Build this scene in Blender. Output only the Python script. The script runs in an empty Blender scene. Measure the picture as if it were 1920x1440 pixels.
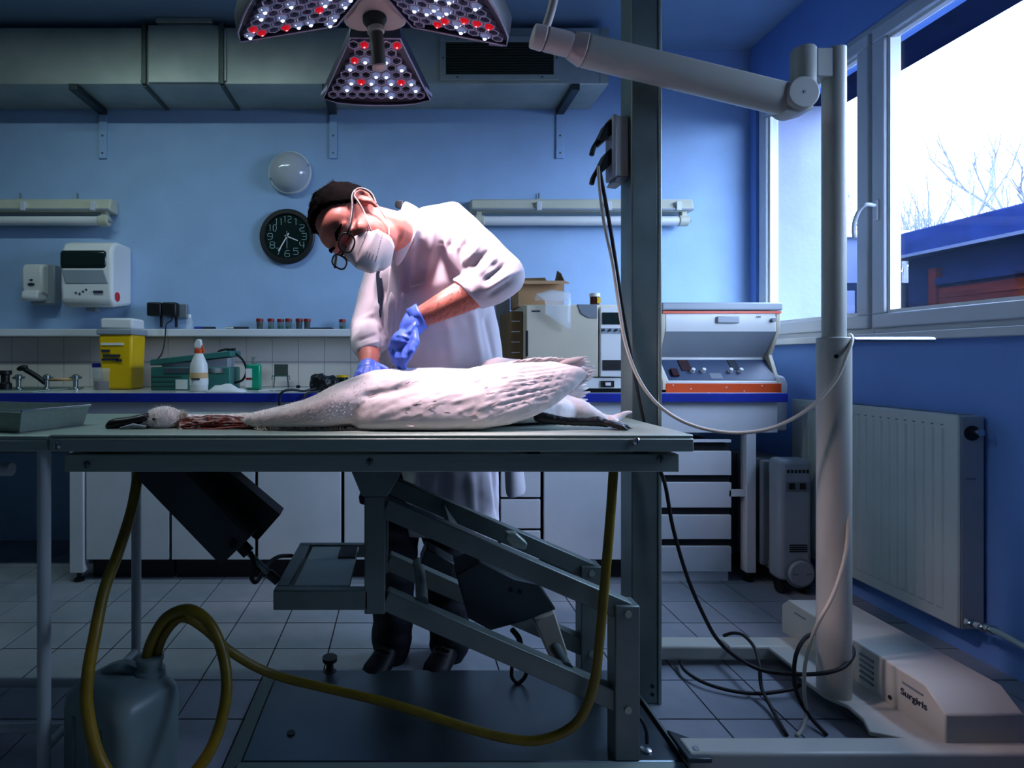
import bpy, bmesh, math, random
import numpy as np
from mathutils import Vector, Matrix, noise
from mathutils.bvhtree import BVHTree

random.seed(7)
S = bpy.context.scene
COL = S.collection
R = math.radians
F, EYE, VX, VY = 1040.0, 1.04, 755.0, 675.0      # focal length in px (1920 wide frame), eye height, vanishing point

# ------------------------------------------------------------------ camera
cam_d = bpy.data.cameras.new('camera')
cam = bpy.data.objects.new('camera', cam_d); COL.objects.link(cam)
cam.location = (0, 0, EYE); cam.rotation_euler = (R(90), 0, 0)
cam_d.sensor_width = 36; cam_d.lens = 36 * F / 1920
cam_d.shift_x = (960 - VX) / 1920; cam_d.shift_y = (VY - 720) / 1920
cam_d.clip_start = 0.02; cam_d.clip_end = 200
S.camera = cam

# ------------------------------------------------------------------ exposure
S.view_settings.view_transform = 'Standard'; S.view_settings.look = 'None'
S.view_settings.gamma = 1.0; S.view_settings.use_curve_mapping = False
S.view_settings.exposure = 0.0
S.cycles.use_denoising = True
S.cycles.max_bounces = 8; S.cycles.diffuse_bounces = 5; S.cycles.transparent_max_bounces = 12
S.cycles.sample_clamp_indirect = 6.0; S.cycles.caustics_reflective = False; S.cycles.caustics_refractive = False

# ------------------------------------------------------------------ sky: even winter overcast
SKY = (0.53, 0.68, 1.0); SKY_STRENGTH = 21.0
w = bpy.data.worlds.new('overcast_sky'); S.world = w; w.use_nodes = True
bg = w.node_tree.nodes['Background']; bg.inputs[0].default_value = (*SKY, 1); bg.inputs[1].default_value = SKY_STRENGTH

RW, BW, LW, FW, CEIL = 2.0, 3.2, -2.55, -1.3, 2.83   # right, back, left, front wall planes, ceiling
WIN_Z0, WIN_Z1 = 1.15, 2.475

def area_light(name, loc, rot, sx, sy, power, color=(1,1,1), portal=False, spread=180):
    d = bpy.data.lights.new(name, 'AREA'); d.shape = 'RECTANGLE'; d.size = sx; d.size_y = sy
    d.energy = power; d.color = color; d.spread = R(spread); d.cycles.is_portal = portal
    o = bpy.data.objects.new(name, d); COL.objects.link(o); o.location = loc; o.rotation_euler = rot
    return o
# portals only help the renderer find the daylight coming through the two windows
area_light('window_portal', (RW + 0.16, 2.73, 1.81), (0, R(90), 0), 1.33, 0.82, 1, portal=True)
area_light('window_portal', (RW + 0.16, 1.58, 1.81), (0, R(90), 0), 1.33, 1.56, 1, portal=True)

# ------------------------------------------------------------------ helpers
def W(px, py, y): return Vector(((px - VX) * y / F, y, EYE - (py - VY) * y / F))
def XX(px, y): return (px - VX) * y / F
def ZZ(py, y): return EYE - (py - VY) * y / F

def lin(h):
    h = h.lstrip('#'); c = [int(h[i:i+2], 16) / 255 for i in (0, 2, 4)]
    return tuple(x / 12.92 if x <= 0.04045 else ((x + 0.055) / 1.055) ** 2.4 for x in c)

MATS = {}
def mat(name, col, rough=0.5, metal=0.0, var=0.08, scale=6.0, bump=0.0, bscale=120.0, emit=0.0, spec=0.5,
        alpha=1.0, trans=0.0, sss=0.0, stretch=None, ior=1.45, col2=None, fac=None, coat=0.0):
    m = bpy.data.materials.new(name); m.use_nodes = True; MATS[name] = m
    nt = m.node_tree; N = nt.nodes; L = nt.links; b = N['Principled BSDF']
    c = lin(col) if isinstance(col, str) else col
    b.inputs['Roughness'].default_value = rough; b.inputs['Metallic'].default_value = metal
    b.inputs['Specular IOR Level'].default_value = spec; b.inputs['IOR'].default_value = ior
    b.inputs['Alpha'].default_value = alpha; b.inputs['Transmission Weight'].default_value = trans
    b.inputs['Coat Weight'].default_value = coat
    if sss:
        b.inputs['Subsurface Weight'].default_value = sss; b.inputs['Subsurface Radius'].default_value = (0.012, 0.005, 0.003)
    tc = N.new('ShaderNodeTexCoord'); mp = N.new('ShaderNodeMapping'); L.new(tc.outputs['Object'], mp.inputs[0])
    if stretch: mp.inputs['Scale'].default_value = stretch
    nz = N.new('ShaderNodeTexNoise'); nz.inputs['Scale'].default_value = scale; nz.inputs['Detail'].default_value = 5
    L.new(mp.outputs[0], nz.inputs['Vector'])
    rp = N.new('ShaderNodeValToRGB'); L.new(nz.outputs['Fac'], rp.inputs[0])
    lo = tuple(max(0, x * (1 - var)) for x in c); hi = tuple(min(1, x * (1 + var)) for x in c)
    if col2 is not None: hi = lin(col2) if isinstance(col2, str) else col2
    e = fac or (0.32, 0.68)
    rp.color_ramp.elements[0].position = e[0]; rp.color_ramp.elements[1].position = e[1]
    rp.color_ramp.elements[0].color = (*lo, 1); rp.color_ramp.elements[1].color = (*hi, 1)
    L.new(rp.outputs[0], b.inputs['Base Color'])
    if emit:
        b.inputs['Emission Color'].default_value = (*c, 1); b.inputs['Emission Strength'].default_value = emit
    if bump:
        n2 = N.new('ShaderNodeTexNoise'); n2.inputs['Scale'].default_value = bscale; n2.inputs['Detail'].default_value = 4
        L.new(mp.outputs[0], n2.inputs['Vector'])
        bp = N.new('ShaderNodeBump'); bp.inputs['Strength'].default_value = bump; bp.inputs['Distance'].default_value = 0.004
        L.new(n2.outputs['Fac'], bp.inputs['Height']); L.new(bp.outputs[0], b.inputs['Normal'])
    return m

def glass(name, tint=(0.95, 0.98, 1.0), refl=0.025):
    m = bpy.data.materials.new(name); m.use_nodes = True; MATS[name] = m
    nt = m.node_tree; N = nt.nodes; L = nt.links; N.remove(N['Principled BSDF'])
    t = N.new('ShaderNodeBsdfTransparent'); t.inputs[0].default_value = (*tint, 1)
    g = N.new('ShaderNodeBsdfGlossy'); g.inputs['Roughness'].default_value = 0.02
    fr = N.new('ShaderNodeLayerWeight'); fr.inputs[0].default_value = 0.3
    ma = N.new('ShaderNodeMath'); ma.operation = 'MULTIPLY_ADD'; ma.inputs[1].default_value = 0.07; ma.inputs[2].default_value = refl
    mx = N.new('ShaderNodeMixShader')
    L.new(fr.outputs['Facing'], ma.inputs[0]); L.new(ma.outputs[0], mx.inputs[0]); L.new(t.outputs[0], mx.inputs[1]); L.new(g.outputs[0], mx.inputs[2])
    L.new(mx.outputs[0], N['Material Output'].inputs[0])
    return m

OFF = {}
def tag(o, label=None, cat=None, group=None, kind=None):
    if label: o['label'] = label
    if cat: o['category'] = cat
    if group: o['group'] = group
    if kind: o['kind'] = kind
    return o

def thing(name, label, cat, loc=(0, 0, 0), group=None, rot=(0, 0, 0)):
    o = bpy.data.objects.new(name, None); COL.objects.link(o)
    o.location = loc; o.rotation_euler = rot; o.empty_display_size = 0.05
    OFF[o.name] = Vector(loc)
    return tag(o, label, cat, group)

def group_empty(name, loc, kind):
    o = bpy.data.objects.new(name, None); COL.objects.link(o); o.location = loc
    OFF[o.name] = Vector(loc); o['kind'] = kind; return o

def frame_of(d):
    d = Vector(d).normalized()
    a = Vector((0, 0, 1)) if abs(d.z) < 0.9 else Vector((0, 1, 0))
    u = d.cross(a).normalized(); v = u.cross(d).normalized()
    return u, v

class MB:
    def __init__(s): s.v = []; s.f = []
    def add(s, vs, fs):
        k = len(s.v); s.v += [Vector(p) for p in vs]; s.f += [tuple(i + k for i in f) for f in fs]; return s
    def box(s, x0, x1, y0, y1, z0, z1):
        return s.add([(x0,y0,z0),(x1,y0,z0),(x1,y1,z0),(x0,y1,z0),(x0,y0,z1),(x1,y0,z1),(x1,y1,z1),(x0,y1,z1)],
                     [(3,2,1,0),(4,5,6,7),(0,1,5,4),(1,2,6,5),(2,3,7,6),(3,0,4,7)])
    def obox(s, c, ax, ay, az):      # centre and three half axes
        c, ax, ay, az = map(Vector, (c, ax, ay, az))
        vs = [c + ax*i + ay*j + az*k for k in (-1, 1) for (i, j) in ((-1,-1),(1,-1),(1,1),(-1,1))]
        return s.add(vs, [(3,2,1,0),(4,5,6,7),(0,1,5,4),(1,2,6,5),(2,3,7,6),(3,0,4,7)])
    def bar(s, p0, p1, wy, wz, up=(0, 1, 0)):   # beam from p0 to p1, half width wy along 'up', wz across
        p0, p1 = Vector(p0), Vector(p1); d = (p1 - p0); L = d.length / 2; d.normalize()
        u = Vector(up); u = (u - d * u.dot(d)).normalized(); v = d.cross(u)
        return s.obox((p0 + p1) / 2, d * L, u * wy, v * wz)
    def rings(s, rings, cap=True, closed=True):
        k = len(s.v); n = len(rings[0])
        for r in rings: s.v += [Vector(p) for p in r]
        for i in range(len(rings) - 1):
            for j in range(n if closed else n - 1):
                a = k + i*n + j; b = k + i*n + (j+1) % n
                s.f.append((a, b, b + n, a + n))
        if cap and closed:
            s.f.append(tuple(k + j for j in reversed(range(n)))); s.f.append(tuple(k + (len(rings)-1)*n + j for j in range(n)))
        return s
    def cyl(s, p0, p1, r0, r1=None, n=16, cap=True):
        p0, p1 = Vector(p0), Vector(p1); r1 = r0 if r1 is None else r1
        u, v = frame_of(p1 - p0)
        ring = lambda p, r: [p + (u*math.cos(2*math.pi*i/n) + v*math.sin(2*math.pi*i/n)) * r for i in range(n)]
        return s.rings([ring(p0, r0), ring(p1, r1)], cap)
    def tube(s, pts, r, n=8, cap=True):
        pts = [Vector(p) for p in pts]; m = len(pts)
        rr = r if isinstance(r, (list, tuple)) else [r] * m
        t0 = (pts[1] - pts[0]).normalized(); u, v = frame_of(t0); rings = []
        for i, p in enumerate(pts):
            t = (pts[min(i+1, m-1)] - pts[max(i-1, 0)]).normalized()
            u = (u - t * u.dot(t)); u = u.normalized() if u.length > 1e-6 else frame_of(t)[0]
            v = t.cross(u)
            rings.append([p + (u*math.cos(2*math.pi*j/n) + v*math.sin(2*math.pi*j/n)) * rr[i] for j in range(n)])
        return s.rings(rings, cap)
    def limb(s, pts, rr, n=14):      # closed tapered tube with rounded ends
        pts = [Vector(p) for p in pts]; rr = list(rr)
        d0 = (pts[0] - pts[1]).normalized(); d1 = (pts[-1] - pts[-2]).normalized()
        A = [(pts[0] + d0 * rr[0] * a, rr[0] * b) for a, b in ((0.95, 0.3), (0.7, 0.71))]
        B = [(pts[-1] + d1 * rr[-1] * a, rr[-1] * b) for a, b in ((0.7, 0.71), (0.95, 0.3))]
        P = [a[0] for a in A] + pts + [b[0] for b in B]; Q = [a[1] for a in A] + rr + [b[1] for b in B]
        return s.tube(P, Q, n)
    def lathe(s, prof, c=(0, 0, 0), axis=(0, 0, 1), n=24):   # prof: (radius, height)
        c = Vector(c); a = Vector(axis).normalized(); u, v = frame_of(a)
        return s.rings([[c + a*h + (u*math.cos(2*math.pi*i/n) + v*math.sin(2*math.pi*i/n)) * max(r, 1e-4) for i in range(n)] for r, h in prof])
    def prism(s, poly, d):           # polygon (3D points) extruded by vector d
        poly = [Vector(p) for p in poly]; d = Vector(d); n = len(poly)
        return s.add(poly + [p + d for p in poly], [tuple(reversed(range(n))), tuple(range(n, 2*n))] + [(i, (i+1) % n, n + (i+1) % n, n + i) for i in range(n)])
    def ell(s, c, ax, ay, az, n=16, m=10):
        c, ax, ay, az = map(Vector, (c, ax, ay, az)); rings = []
        for i in range(m + 1):
            t = math.pi * (0.02 + 0.96 * i / m); z = -math.cos(t); r = math.sin(t)
            rings.append([c + az*z + (ax*math.cos(2*math.pi*j/n) + ay*math.sin(2*math.pi*j/n)) * r for j in range(n)])
        return s.rings(rings)
    def grid(s, rows):
        k = len(s.v); n = len(rows[0])
        for r in rows: s.v += [Vector(p) for p in r]
        for i in range(len(rows) - 1):
            for j in range(n - 1):
                a = k + i*n + j; s.f.append((a, a+1, a+1+n, a+n))
        return s
    def mesh(s, name, off=Vector()):
        me = bpy.data.meshes.new(name); me.from_pydata([tuple(p - off) for p in s.v], [], s.f); me.update()
        bm = bmesh.new(); bm.from_mesh(me); bmesh.ops.recalc_face_normals(bm, faces=bm.faces); bm.to_mesh(me); bm.free()
        return me
    def build(s, name, m, parent=None, bevel=0.0, smooth=False, seg=2, solid=0.0, sub=0, off=None):
        off = off if off is not None else (OFF[parent.name] if parent is not None else Vector())
        me = s.mesh(name, off); return link(name, me, m, parent, bevel, smooth, seg, solid, sub)

def link(name, me, m, parent=None, bevel=0.0, smooth=False, seg=2, solid=0.0, sub=0):
    o = bpy.data.objects.new(name, me); COL.objects.link(o)
    if m is not None:
        me.materials.clear(); me.materials.append(MATS[m] if isinstance(m, str) else m)
    if parent is not None:
        o.parent = parent; OFF[o.name] = OFF[parent.name]
    else: OFF[o.name] = Vector()
    if smooth or bevel:
        for p in me.polygons: p.use_smooth = True
        if not smooth or smooth == 'auto':
            me.set_sharp_from_angle(angle=R(40))
    if solid:
        k = o.modifiers.new('solid', 'SOLIDIFY'); k.thickness = solid; k.offset = 0
    if sub:
        k = o.modifiers.new('sub', 'SUBSURF'); k.levels = sub; k.render_levels = sub
    if bevel:
        k = o.modifiers.new('bevel', 'BEVEL'); k.width = bevel; k.segments = seg; k.limit_method = 'ANGLE'; k.angle_limit = R(40)
        k.harden_normals = False
    return o

def spl(pts, n=8):                  # Catmull-Rom through points
    P = [Vector(p) for p in pts]; P = [P[0]*2 - P[1]] + P + [P[-1]*2 - P[-2]]; out = []
    for i in range(1, len(P) - 2):
        for k in range(n):
            t = k / n; a, b, c, d = P[i-1], P[i], P[i+1], P[i+2]
            out.append(0.5 * ((2*b) + (c - a)*t + (2*a - 5*b + 4*c - d)*t*t + (3*b - a - 3*c + d)*t**3))
    out.append(P[-2]); return out

def remesh(mb, voxel, smooth=2, fac=0.5):
    me = mb.mesh('tmp'); o = bpy.data.objects.new('tmp', me); COL.objects.link(o)
    k = o.modifiers.new('r', 'REMESH'); k.mode = 'VOXEL'; k.voxel_size = voxel
    if smooth:
        k = o.modifiers.new('s', 'SMOOTH'); k.iterations = smooth; k.factor = fac
    dg = bpy.context.evaluated_depsgraph_get(); dg.update()
    out = bpy.data.meshes.new_from_object(o.evaluated_get(dg))
    bpy.data.objects.remove(o); bpy.data.meshes.remove(me)
    return out

def vget(me):
    n = len(me.vertices); co = np.empty(n*3); me.vertices.foreach_get('co', co)
    no = np.empty(n*3); me.vertices.foreach_get('normal', no)
    return co.reshape(-1, 3), no.reshape(-1, 3)
def vset(me, co):
    me.vertices.foreach_set('co', np.ascontiguousarray(co).ravel()); me.update()
def seg_dist(co, a, b):
    a = np.array(a); b = np.array(b); d = b - a
    t = np.clip(((co - a) @ d) / (d @ d), 0, 1)
    return np.linalg.norm(co - (a + t[:, None] * d), axis=1), t
def ridge(co, no, a, b, amp, width, taper=True):
    dd, t = seg_dist(co, a, b)
    g = np.exp(-(dd / width) ** 2) * amp
    if taper: g = g * np.clip(np.minimum(t, 1 - t) * 5 + 0.25, 0, 1)
    return co + no * g[:, None]
def shift(me, off):
    co, _ = vget(me); vset(me, co - np.array(off)); return me

def dup(o, parent, loc=None):
    c = o.copy(); COL.objects.link(c); c.parent = parent
    if loc is not None: c.location = loc
    return c
def text(name, body, size, loc, rot, m, parent, extrude=0.0005, align='CENTER'):
    cu = bpy.data.curves.new(name, 'FONT'); cu.body = body; cu.size = size; cu.align_x = align; cu.align_y = 'CENTER'; cu.extrude = extrude; cu.resolution_u = 3
    o = bpy.data.objects.new(name, cu); COL.objects.link(o)
    dg = bpy.context.evaluated_depsgraph_get(); me = bpy.data.meshes.new_from_object(o.evaluated_get(dg))
    bpy.data.objects.remove(o)
    t = bpy.data.objects.new(name, me); COL.objects.link(t); me.materials.clear(); me.materials.append(MATS[m])
    t.parent = parent; t.location = Vector(loc) - OFF[parent.name]; t.rotation_euler = rot
    return t
def disc_text_free(*a): pass

# ------------------------------------------------------------------ materials
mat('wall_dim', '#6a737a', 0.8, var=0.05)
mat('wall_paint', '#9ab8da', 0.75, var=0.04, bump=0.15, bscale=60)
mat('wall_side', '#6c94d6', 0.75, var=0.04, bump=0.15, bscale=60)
mat('ceiling_paint', '#7f9bb4', 0.85, var=0.04)
mat('floor_tile', '#858f98', 0.36, var=0.12, scale=5, bump=0.08, bscale=300, col2='#989ca4')
mat('grout', '#14181b', 0.9)
mat('wall_tile', '#dcd3cc', 0.3, var=0.03)
mat('white_gloss', '#dcdcd8', 0.35, var=0.03)
mat('pvc', '#c8ccd0', 0.35, var=0.03)
mat('white_lam', '#d8dadd', 0.45, var=0.04)
mat('edge_dark', '#10131a', 0.6)
mat('blue_edge', '#142a94', 0.4, var=0.1)
mat('worktop', '#b9beb8', 0.22, var=0.06)
mat('steel', '#97a89d', 0.40, metal=0.35, var=0.07, scale=10, stretch=(1, 12, 12), bump=0.05, bscale=60)
mat('steel_base', '#5c6a70', 0.33, metal=0.85, var=0.12, scale=5)
mat('steel_dark', '#6b7a75', 0.46, metal=0.45, var=0.16, scale=8, bump=0.05)
mat('steel_bright', '#b8c0c0', 0.25, metal=1.0, var=0.1)
mat('galv', '#a7b0a6', 0.42, metal=0.35, var=0.14, scale=4, col2='#b9bdb2')
mat('galv_dark', '#565f5a', 0.5, metal=0.6, var=0.2)
mat('black', '#0b0d0f', 0.45, var=0.2)
mat('black_rubber', '#101214', 0.6, var=0.2)
mat('dark_steel', '#333f42', 0.45, metal=0.4, var=0.2)
mat('cream', '#b9b4a4', 0.4, var=0.04)
mat('cream_lamp', '#cdbdb4', 0.4, var=0.03)
mat('lamp_grey', '#b2b3a8', 0.4, var=0.03)
mat('fixture', '#c3c2ac', 0.4, var=0.05)
mat('rad', '#b4bdbb', 0.4, var=0.04)
mat('yellow_bin', '#e0b400', 0.4, var=0.06)
mat('hose_yellow', '#75630a', 0.42, var=0.15, scale=20, bump=0.05)
mat('orange', '#d84a10', 0.4, var=0.06)
mat('red_plastic', '#c01818', 0.35)
mat('red_dark', '#8a2016', 0.45, var=0.15)
mat('green_liquid', '#0d8f6c', 0.2, var=0.05)
mat('green_box', '#2d6a62', 0.5, var=0.1)
mat('card', '#a8825a', 0.8, var=0.08)
mat('card_in', '#6f5636', 0.85, var=0.1)
mat('beige', '#c4bba4', 0.45, var=0.04)
mat('grey_panel', '#6d757c', 0.45, var=0.05)
mat('grey_mid', '#8b939a', 0.45, var=0.05)
mat('panel_blue', '#31435f', 0.45, var=0.06)
mat('screen', '#10211f', 0.2)
mat('paper', '#d9d9d6', 0.8, var=0.03)
mat('amber', '#45160a', 0.25, var=0.15)
mat('jar_clear', '#5f7470', 0.15, alpha=0.45, var=0.05)
mat('display_red', '#2e0a14', 0.3)
mat('clear_plastic', '#dfe6ea', 0.12, alpha=0.28, var=0.05)
mat('jerrycan', '#768c8a', 0.35, var=0.05, alpha=0.96)
mat('skin', '#c87868', 0.5, var=0.1, scale=30, sss=0.12, bump=0.06, bscale=250)
mat('hair', '#050303', 0.85, var=0.4, scale=60, bump=0.5, bscale=260, spec=0.03)
mat('arm_hair', '#5a3428', 0.7)
mat('coat', '#dcd6de', 0.75, var=0.02, bump=0.05, bscale=500)
mat('glove', '#5d7ff0', 0.35, var=0.06, bump=0.12, bscale=90)
mat('mask', '#e6dede', 0.8, var=0.02)
mat('mask_print', '#8a8490', 0.8)
mat('denim', '#0b0f1c', 0.85, var=0.2, scale=40)
mat('shirt', '#16263f', 0.8)
mat('shoe', '#05060a', 0.55, spec=0.2)
mat('feather', '#e9e1df', 0.75, var=0.05, scale=25, bump=0.1, bscale=90)
mat('down', '#f4ece4', 0.85, var=0.08, scale=40)
mat('beak', '#15100f', 0.35, var=0.3)
mat('flesh', '#4a100c', 0.3, var=0.45, scale=45, col2='#8c3a30', bump=0.4, bscale=120)
mat('web_black', '#0d0f14', 0.45, var=0.3, bump=0.3, bscale=150)
mat('led_plate', '#2a2c3a', 0.35, var=0.1)
mat('led_cell', '#b6aec8', 0.25, var=0.05)
mat('led_hole', '#0a0c14', 0.4)
mat('led_lens', '#c8d2f0', 0.08, alpha=0.75)
mat('led_white', '#d8e4ff', 0.3, emit=5.0)
mat('led_lenswhite', '#9fb2e0', 0.15, emit=0.22)
mat('led_red', '#d01020', 0.2, emit=0.6)
mat('led_redhot', '#ff6a70', 0.2, emit=5.0)
mat('tube_glow', '#cfe6dc', 0.3, emit=6.0)
mat('plaster_out', '#868ca0', 0.9, spec=0.02, var=0.08, scale=3, bump=0.4, bscale=40)
mat('eave', '#161d36', 0.8, spec=0.02, var=0.2)
mat('roof_dark', '#0b1636', 0.7, spec=0.02, var=0.2)
mat('timber_red', '#260905', 0.7, spec=0.02, var=0.35, stretch=(1, 0.3, 6))
mat('timber_dark', '#050a1e', 0.8, spec=0.02, var=0.2)
mat('gutter', '#303648', 0.6, spec=0.02)
mat('wall_grey_out', '#474e66', 0.9, spec=0.02, var=0.05)
mat('twig', '#62666e', 0.9, spec=0.02)
mat('ground_out', '#30343c', 0.9, spec=0.02, var=0.2)
def translucent(name, f=0.5):
    m = MATS[name]; nt = m.node_tree; N = nt.nodes; L = nt.links; b = N['Principled BSDF']
    tr = N.new('ShaderNodeBsdfTranslucent'); mx = N.new('ShaderNodeMixShader'); mx.inputs[0].default_value = f
    L.new(b.inputs['Base Color'].links[0].from_socket, tr.inputs[0]); L.new(b.outputs[0], mx.inputs[1]); L.new(tr.outputs[0], mx.inputs[2]); L.new(mx.outputs[0], N['Material Output'].inputs[0])
translucent('down', .5); mat('plume', '#efe6e4', 0.8, var=0.03); translucent('plume', .6)
mat('digit', '#b9d8d0', 0.5)
mat('dome', '#b4b8bc', 0.12, var=0.03, coat=0.5)
mat('label_cream', '#c9a372', 0.7)
mat('ink', '#1c2836', 0.7)
mat('grille', '#12251c', 0.6)
glass('pane'); glass('lens_glass', (0.88, 0.84, 0.86), 0.05)
# ================================================================== room shell
CT = 0.885                                   # worktop height
floor = MB().box(LW - 0.2, RW + 0.25, FW - 0.2, BW + 0.2, -0.12, -0.004).build('floor', 'grout'); tag(floor, 'floor of large square grey tiles with dark joints', kind='structure')
TS, JX, JY = 0.196, -0.265, 1.607
tile_me = MB().box(0.0025, TS - 0.0025, 0.0025, TS - 0.0025, -0.004, 0.0).mesh('tile'); tile_me.materials.append(MATS['floor_tile'])
rest = MB()
for i in range(-12, 13):
    for j in range(-16, 9):
        x, y = JX + i * TS, JY + j * TS
        if x < LW - 0.05 or x > RW or y > BW or y < FW: continue
        if x > -1.5 and y > 1.15:
            o = bpy.data.objects.new('tile', tile_me); COL.objects.link(o); o.parent = floor; o.location = (x, y, random.uniform(-0.0006, 0.0))
        else: rest.box(x + 0.0015, x + TS - 0.0015, y + 0.0015, y + TS - 0.0015, -0.004, 0.0)
tag(rest.build('tile_field', 'floor_tile', floor), kind='stuff')

ceiling = MB().box(LW - 0.2, RW + 0.25, FW - 0.2, BW + 0.2, CEIL, CEIL + 0.1).build('ceiling', 'ceiling_paint'); tag(ceiling, 'plain pale blue painted ceiling', kind='structure')
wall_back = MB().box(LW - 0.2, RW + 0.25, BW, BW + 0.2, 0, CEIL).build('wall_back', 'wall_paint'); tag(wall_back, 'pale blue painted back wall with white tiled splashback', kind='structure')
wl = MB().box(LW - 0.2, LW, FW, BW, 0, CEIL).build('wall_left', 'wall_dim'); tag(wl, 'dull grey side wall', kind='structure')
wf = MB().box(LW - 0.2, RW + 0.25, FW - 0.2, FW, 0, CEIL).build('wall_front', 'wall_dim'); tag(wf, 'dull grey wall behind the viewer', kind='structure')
WY0, WY1, WYM = 0.80, 3.14, 2.37
m = MB()
m.box(RW, RW + 0.25, FW, BW, 0, WIN_Z0).box(RW, RW + 0.25, FW, BW, WIN_Z1, CEIL)
m.box(RW, RW + 0.25, FW, WY0, WIN_Z0, WIN_Z1).box(RW, RW + 0.25, WY1, BW, WIN_Z0, WIN_Z1)
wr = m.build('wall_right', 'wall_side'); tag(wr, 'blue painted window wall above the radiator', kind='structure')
MB().box(RW + .086, RW + .252, WY1 - .004, BW, WIN_Z0 - .05, WIN_Z1 + .03).build('outer_jamb', 'plaster_out', wr, off=Vector())
# splashback tiles
wt = MB().box(0.0012, 0.1488, -0.007, 0.0, 0.0012, 0.1408).mesh('tile'); wt.materials.append(MATS['wall_tile'])
MB().box(-2.55, 0.6, BW - 0.003, BW - 0.0005, CT, 1.172).build('grout_bed', 'grey_mid', wall_back)
for i in range(21):
    for j in range(2):
        o = bpy.data.objects.new('tile', wt); COL.objects.link(o); o.parent = wall_back; o.location = (-2.55 + i * 0.15, BW, CT + 0.001 + j * 0.143)

# ------------------------------------------------------------------ windows
def frame4(mb, x0, x1, y0, y1, z0, z1, w):
    return mb.box(x0, x1, y0, y1, z0, z0 + w).box(x0, x1, y0, y1, z1 - w, z1).box(x0, x1, y0, y0 + w, z0 + w, z1 - w).box(x0, x1, y1 - w, y1, z0 + w, z1 - w)
def window(name, y0, y1, panes, label):
    t = group_empty(name, (RW, (y0 + y1) / 2, WIN_Z0), 'structure'); t['label'] = label
    x0, x1 = RW + 0.015, RW + 0.085
    f = frame4(MB(), x0, x1, y0 + .0005, y1 - .0005, WIN_Z0, WIN_Z1, .05)
    f.build('window_frame', 'pvc', t, bevel=0.003)
    for (a, b) in panes:
        xs0, xs1 = RW - 0.003, RW + 0.068; sw = 0.06; za, zb = WIN_Z0 + 0.025, WIN_Z1 - 0.03
        s = frame4(MB(), xs0, xs1, a, b, za, zb, sw)
        so = s.build('sash', 'pvc', t, bevel=0.006)
        xb0, xb1 = RW + 0.012, RW + 0.03; g = frame4(MB(), xb0, xb1, a + sw, b - sw, za + sw, zb - sw, .014)
        g.build('glazing_bead', 'white_gloss', so)
        MB().box(RW + 0.036, RW + 0.042, a + sw, b - sw, za + sw, zb - sw).build('pane', 'pane', so)
    return t
window('window_1', WYM, WY1, [(WYM + 0.012, WY1 - 0.03)], 'narrow white casement window next to the corner')
w2 = window('window_2', WY0, WYM, [(1.27, WYM - 0.008), (WY0 + 0.02, 1.262)], 'large white casement window with a curved handle')
h = MB().box(RW - 0.012, RW, 2.325, 2.347, 1.625, 1.715).build('handle_plate', 'pvc', w2, bevel=0.004)
hp = [(RW - 0.01, 2.336, 1.69), (RW - 0.045, 2.338, 1.695), (RW - 0.055, 2.36, 1.68), (RW - 0.055, 2.385, 1.64), (RW - 0.054, 2.392, 1.60), (RW - 0.052, 2.39, 1.565)]
MB().tube(spl(hp, 6), 0.0085, 8).build('handle', 'pvc', w2, smooth=True)
sill = MB().box(RW - 0.045, RW + 0.02, WY0 - 0.05, BW - 0.001, WIN_Z0 - 0.032, WIN_Z0).build('trim_1', 'pvc', bevel=0.004); tag(sill, 'narrow white inner window sill', kind='structure')

# ------------------------------------------------------------------ outside
g = MB().box(-6, 40, -12, 40, -0.4, -0.15).build('ground_outside', 'ground_out'); tag(g, 'wet grey yard outside the window', kind='structure')
o = MB().box(RW + 0.25, 2.50, 3.19, 3.45, -0.15, 2.6).build('wall_outside', 'plaster_out'); tag(o, 'rough white plaster wall stub just outside the narrow window', kind='structure')
o = MB().box(RW + 0.25, 2.52, -2.5, 3.45, 2.50, 2.62).build('eave_outside', 'eave'); tag(o, 'dark overhanging roof eave outside the window', kind='structure')
b = thing('timber_outbuilding', 'low dark outbuilding with reddish timber boards under a dark roof edge outside window', 'building', (6.4, 4, -0.15))
MB().box(6.2, 9.0, 0.5, 6.8, -0.15, 2.3).build('wall', 'timber_dark', b)
MB().box(5.98, 9.2, 0.2, 6.86, 2.26, 2.56).build('roof', 'roof_dark', b, bevel=0.02)
MB().box(5.93, 5.98, 0.2, 6.86, 2.25, 2.285).build('gutter', 'gutter', b)
for k in range(7):
    z = 1.0 + k * 0.125
    MB().box(6.17, 6.2, 1.0, 6.38, z, z + 0.118).build('board', 'timber_red', b)
MB().box(6.13, 6.2, 6.38, 6.47, -0.15, 2.1).build('post', 'timber_red', b)
MB().box(6.12, 6.2, 1.0, 6.38, 1.9, 1.98).build('rail', 'timber_dark', b)
b = thing('garden_wall_building', 'pale grey-blue flat-topped shed with white coping seen through narrow window', 'building', (5, 7.2, -0.15))
MB().box(3.2, 6.3, 7.0, 7.6, -0.15, 2.58).build('wall', 'wall_grey_out', b)
MB().box(3.1, 6.4, 6.93, 7.6, 2.58, 2.66).build('coping', 'white_gloss', b)
MB().box(3.2, 6.3, 6.9, 7.0, -0.15, 2.0).build('lower_screen', 'timber_dark', b)
for k in range(6):
    x = 4.7 + k * 0.16
    MB().box(x, x + 0.1, 6.87, 6.9, 1.3, 1.9).build('slat', 'wall_grey_out', b)
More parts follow.
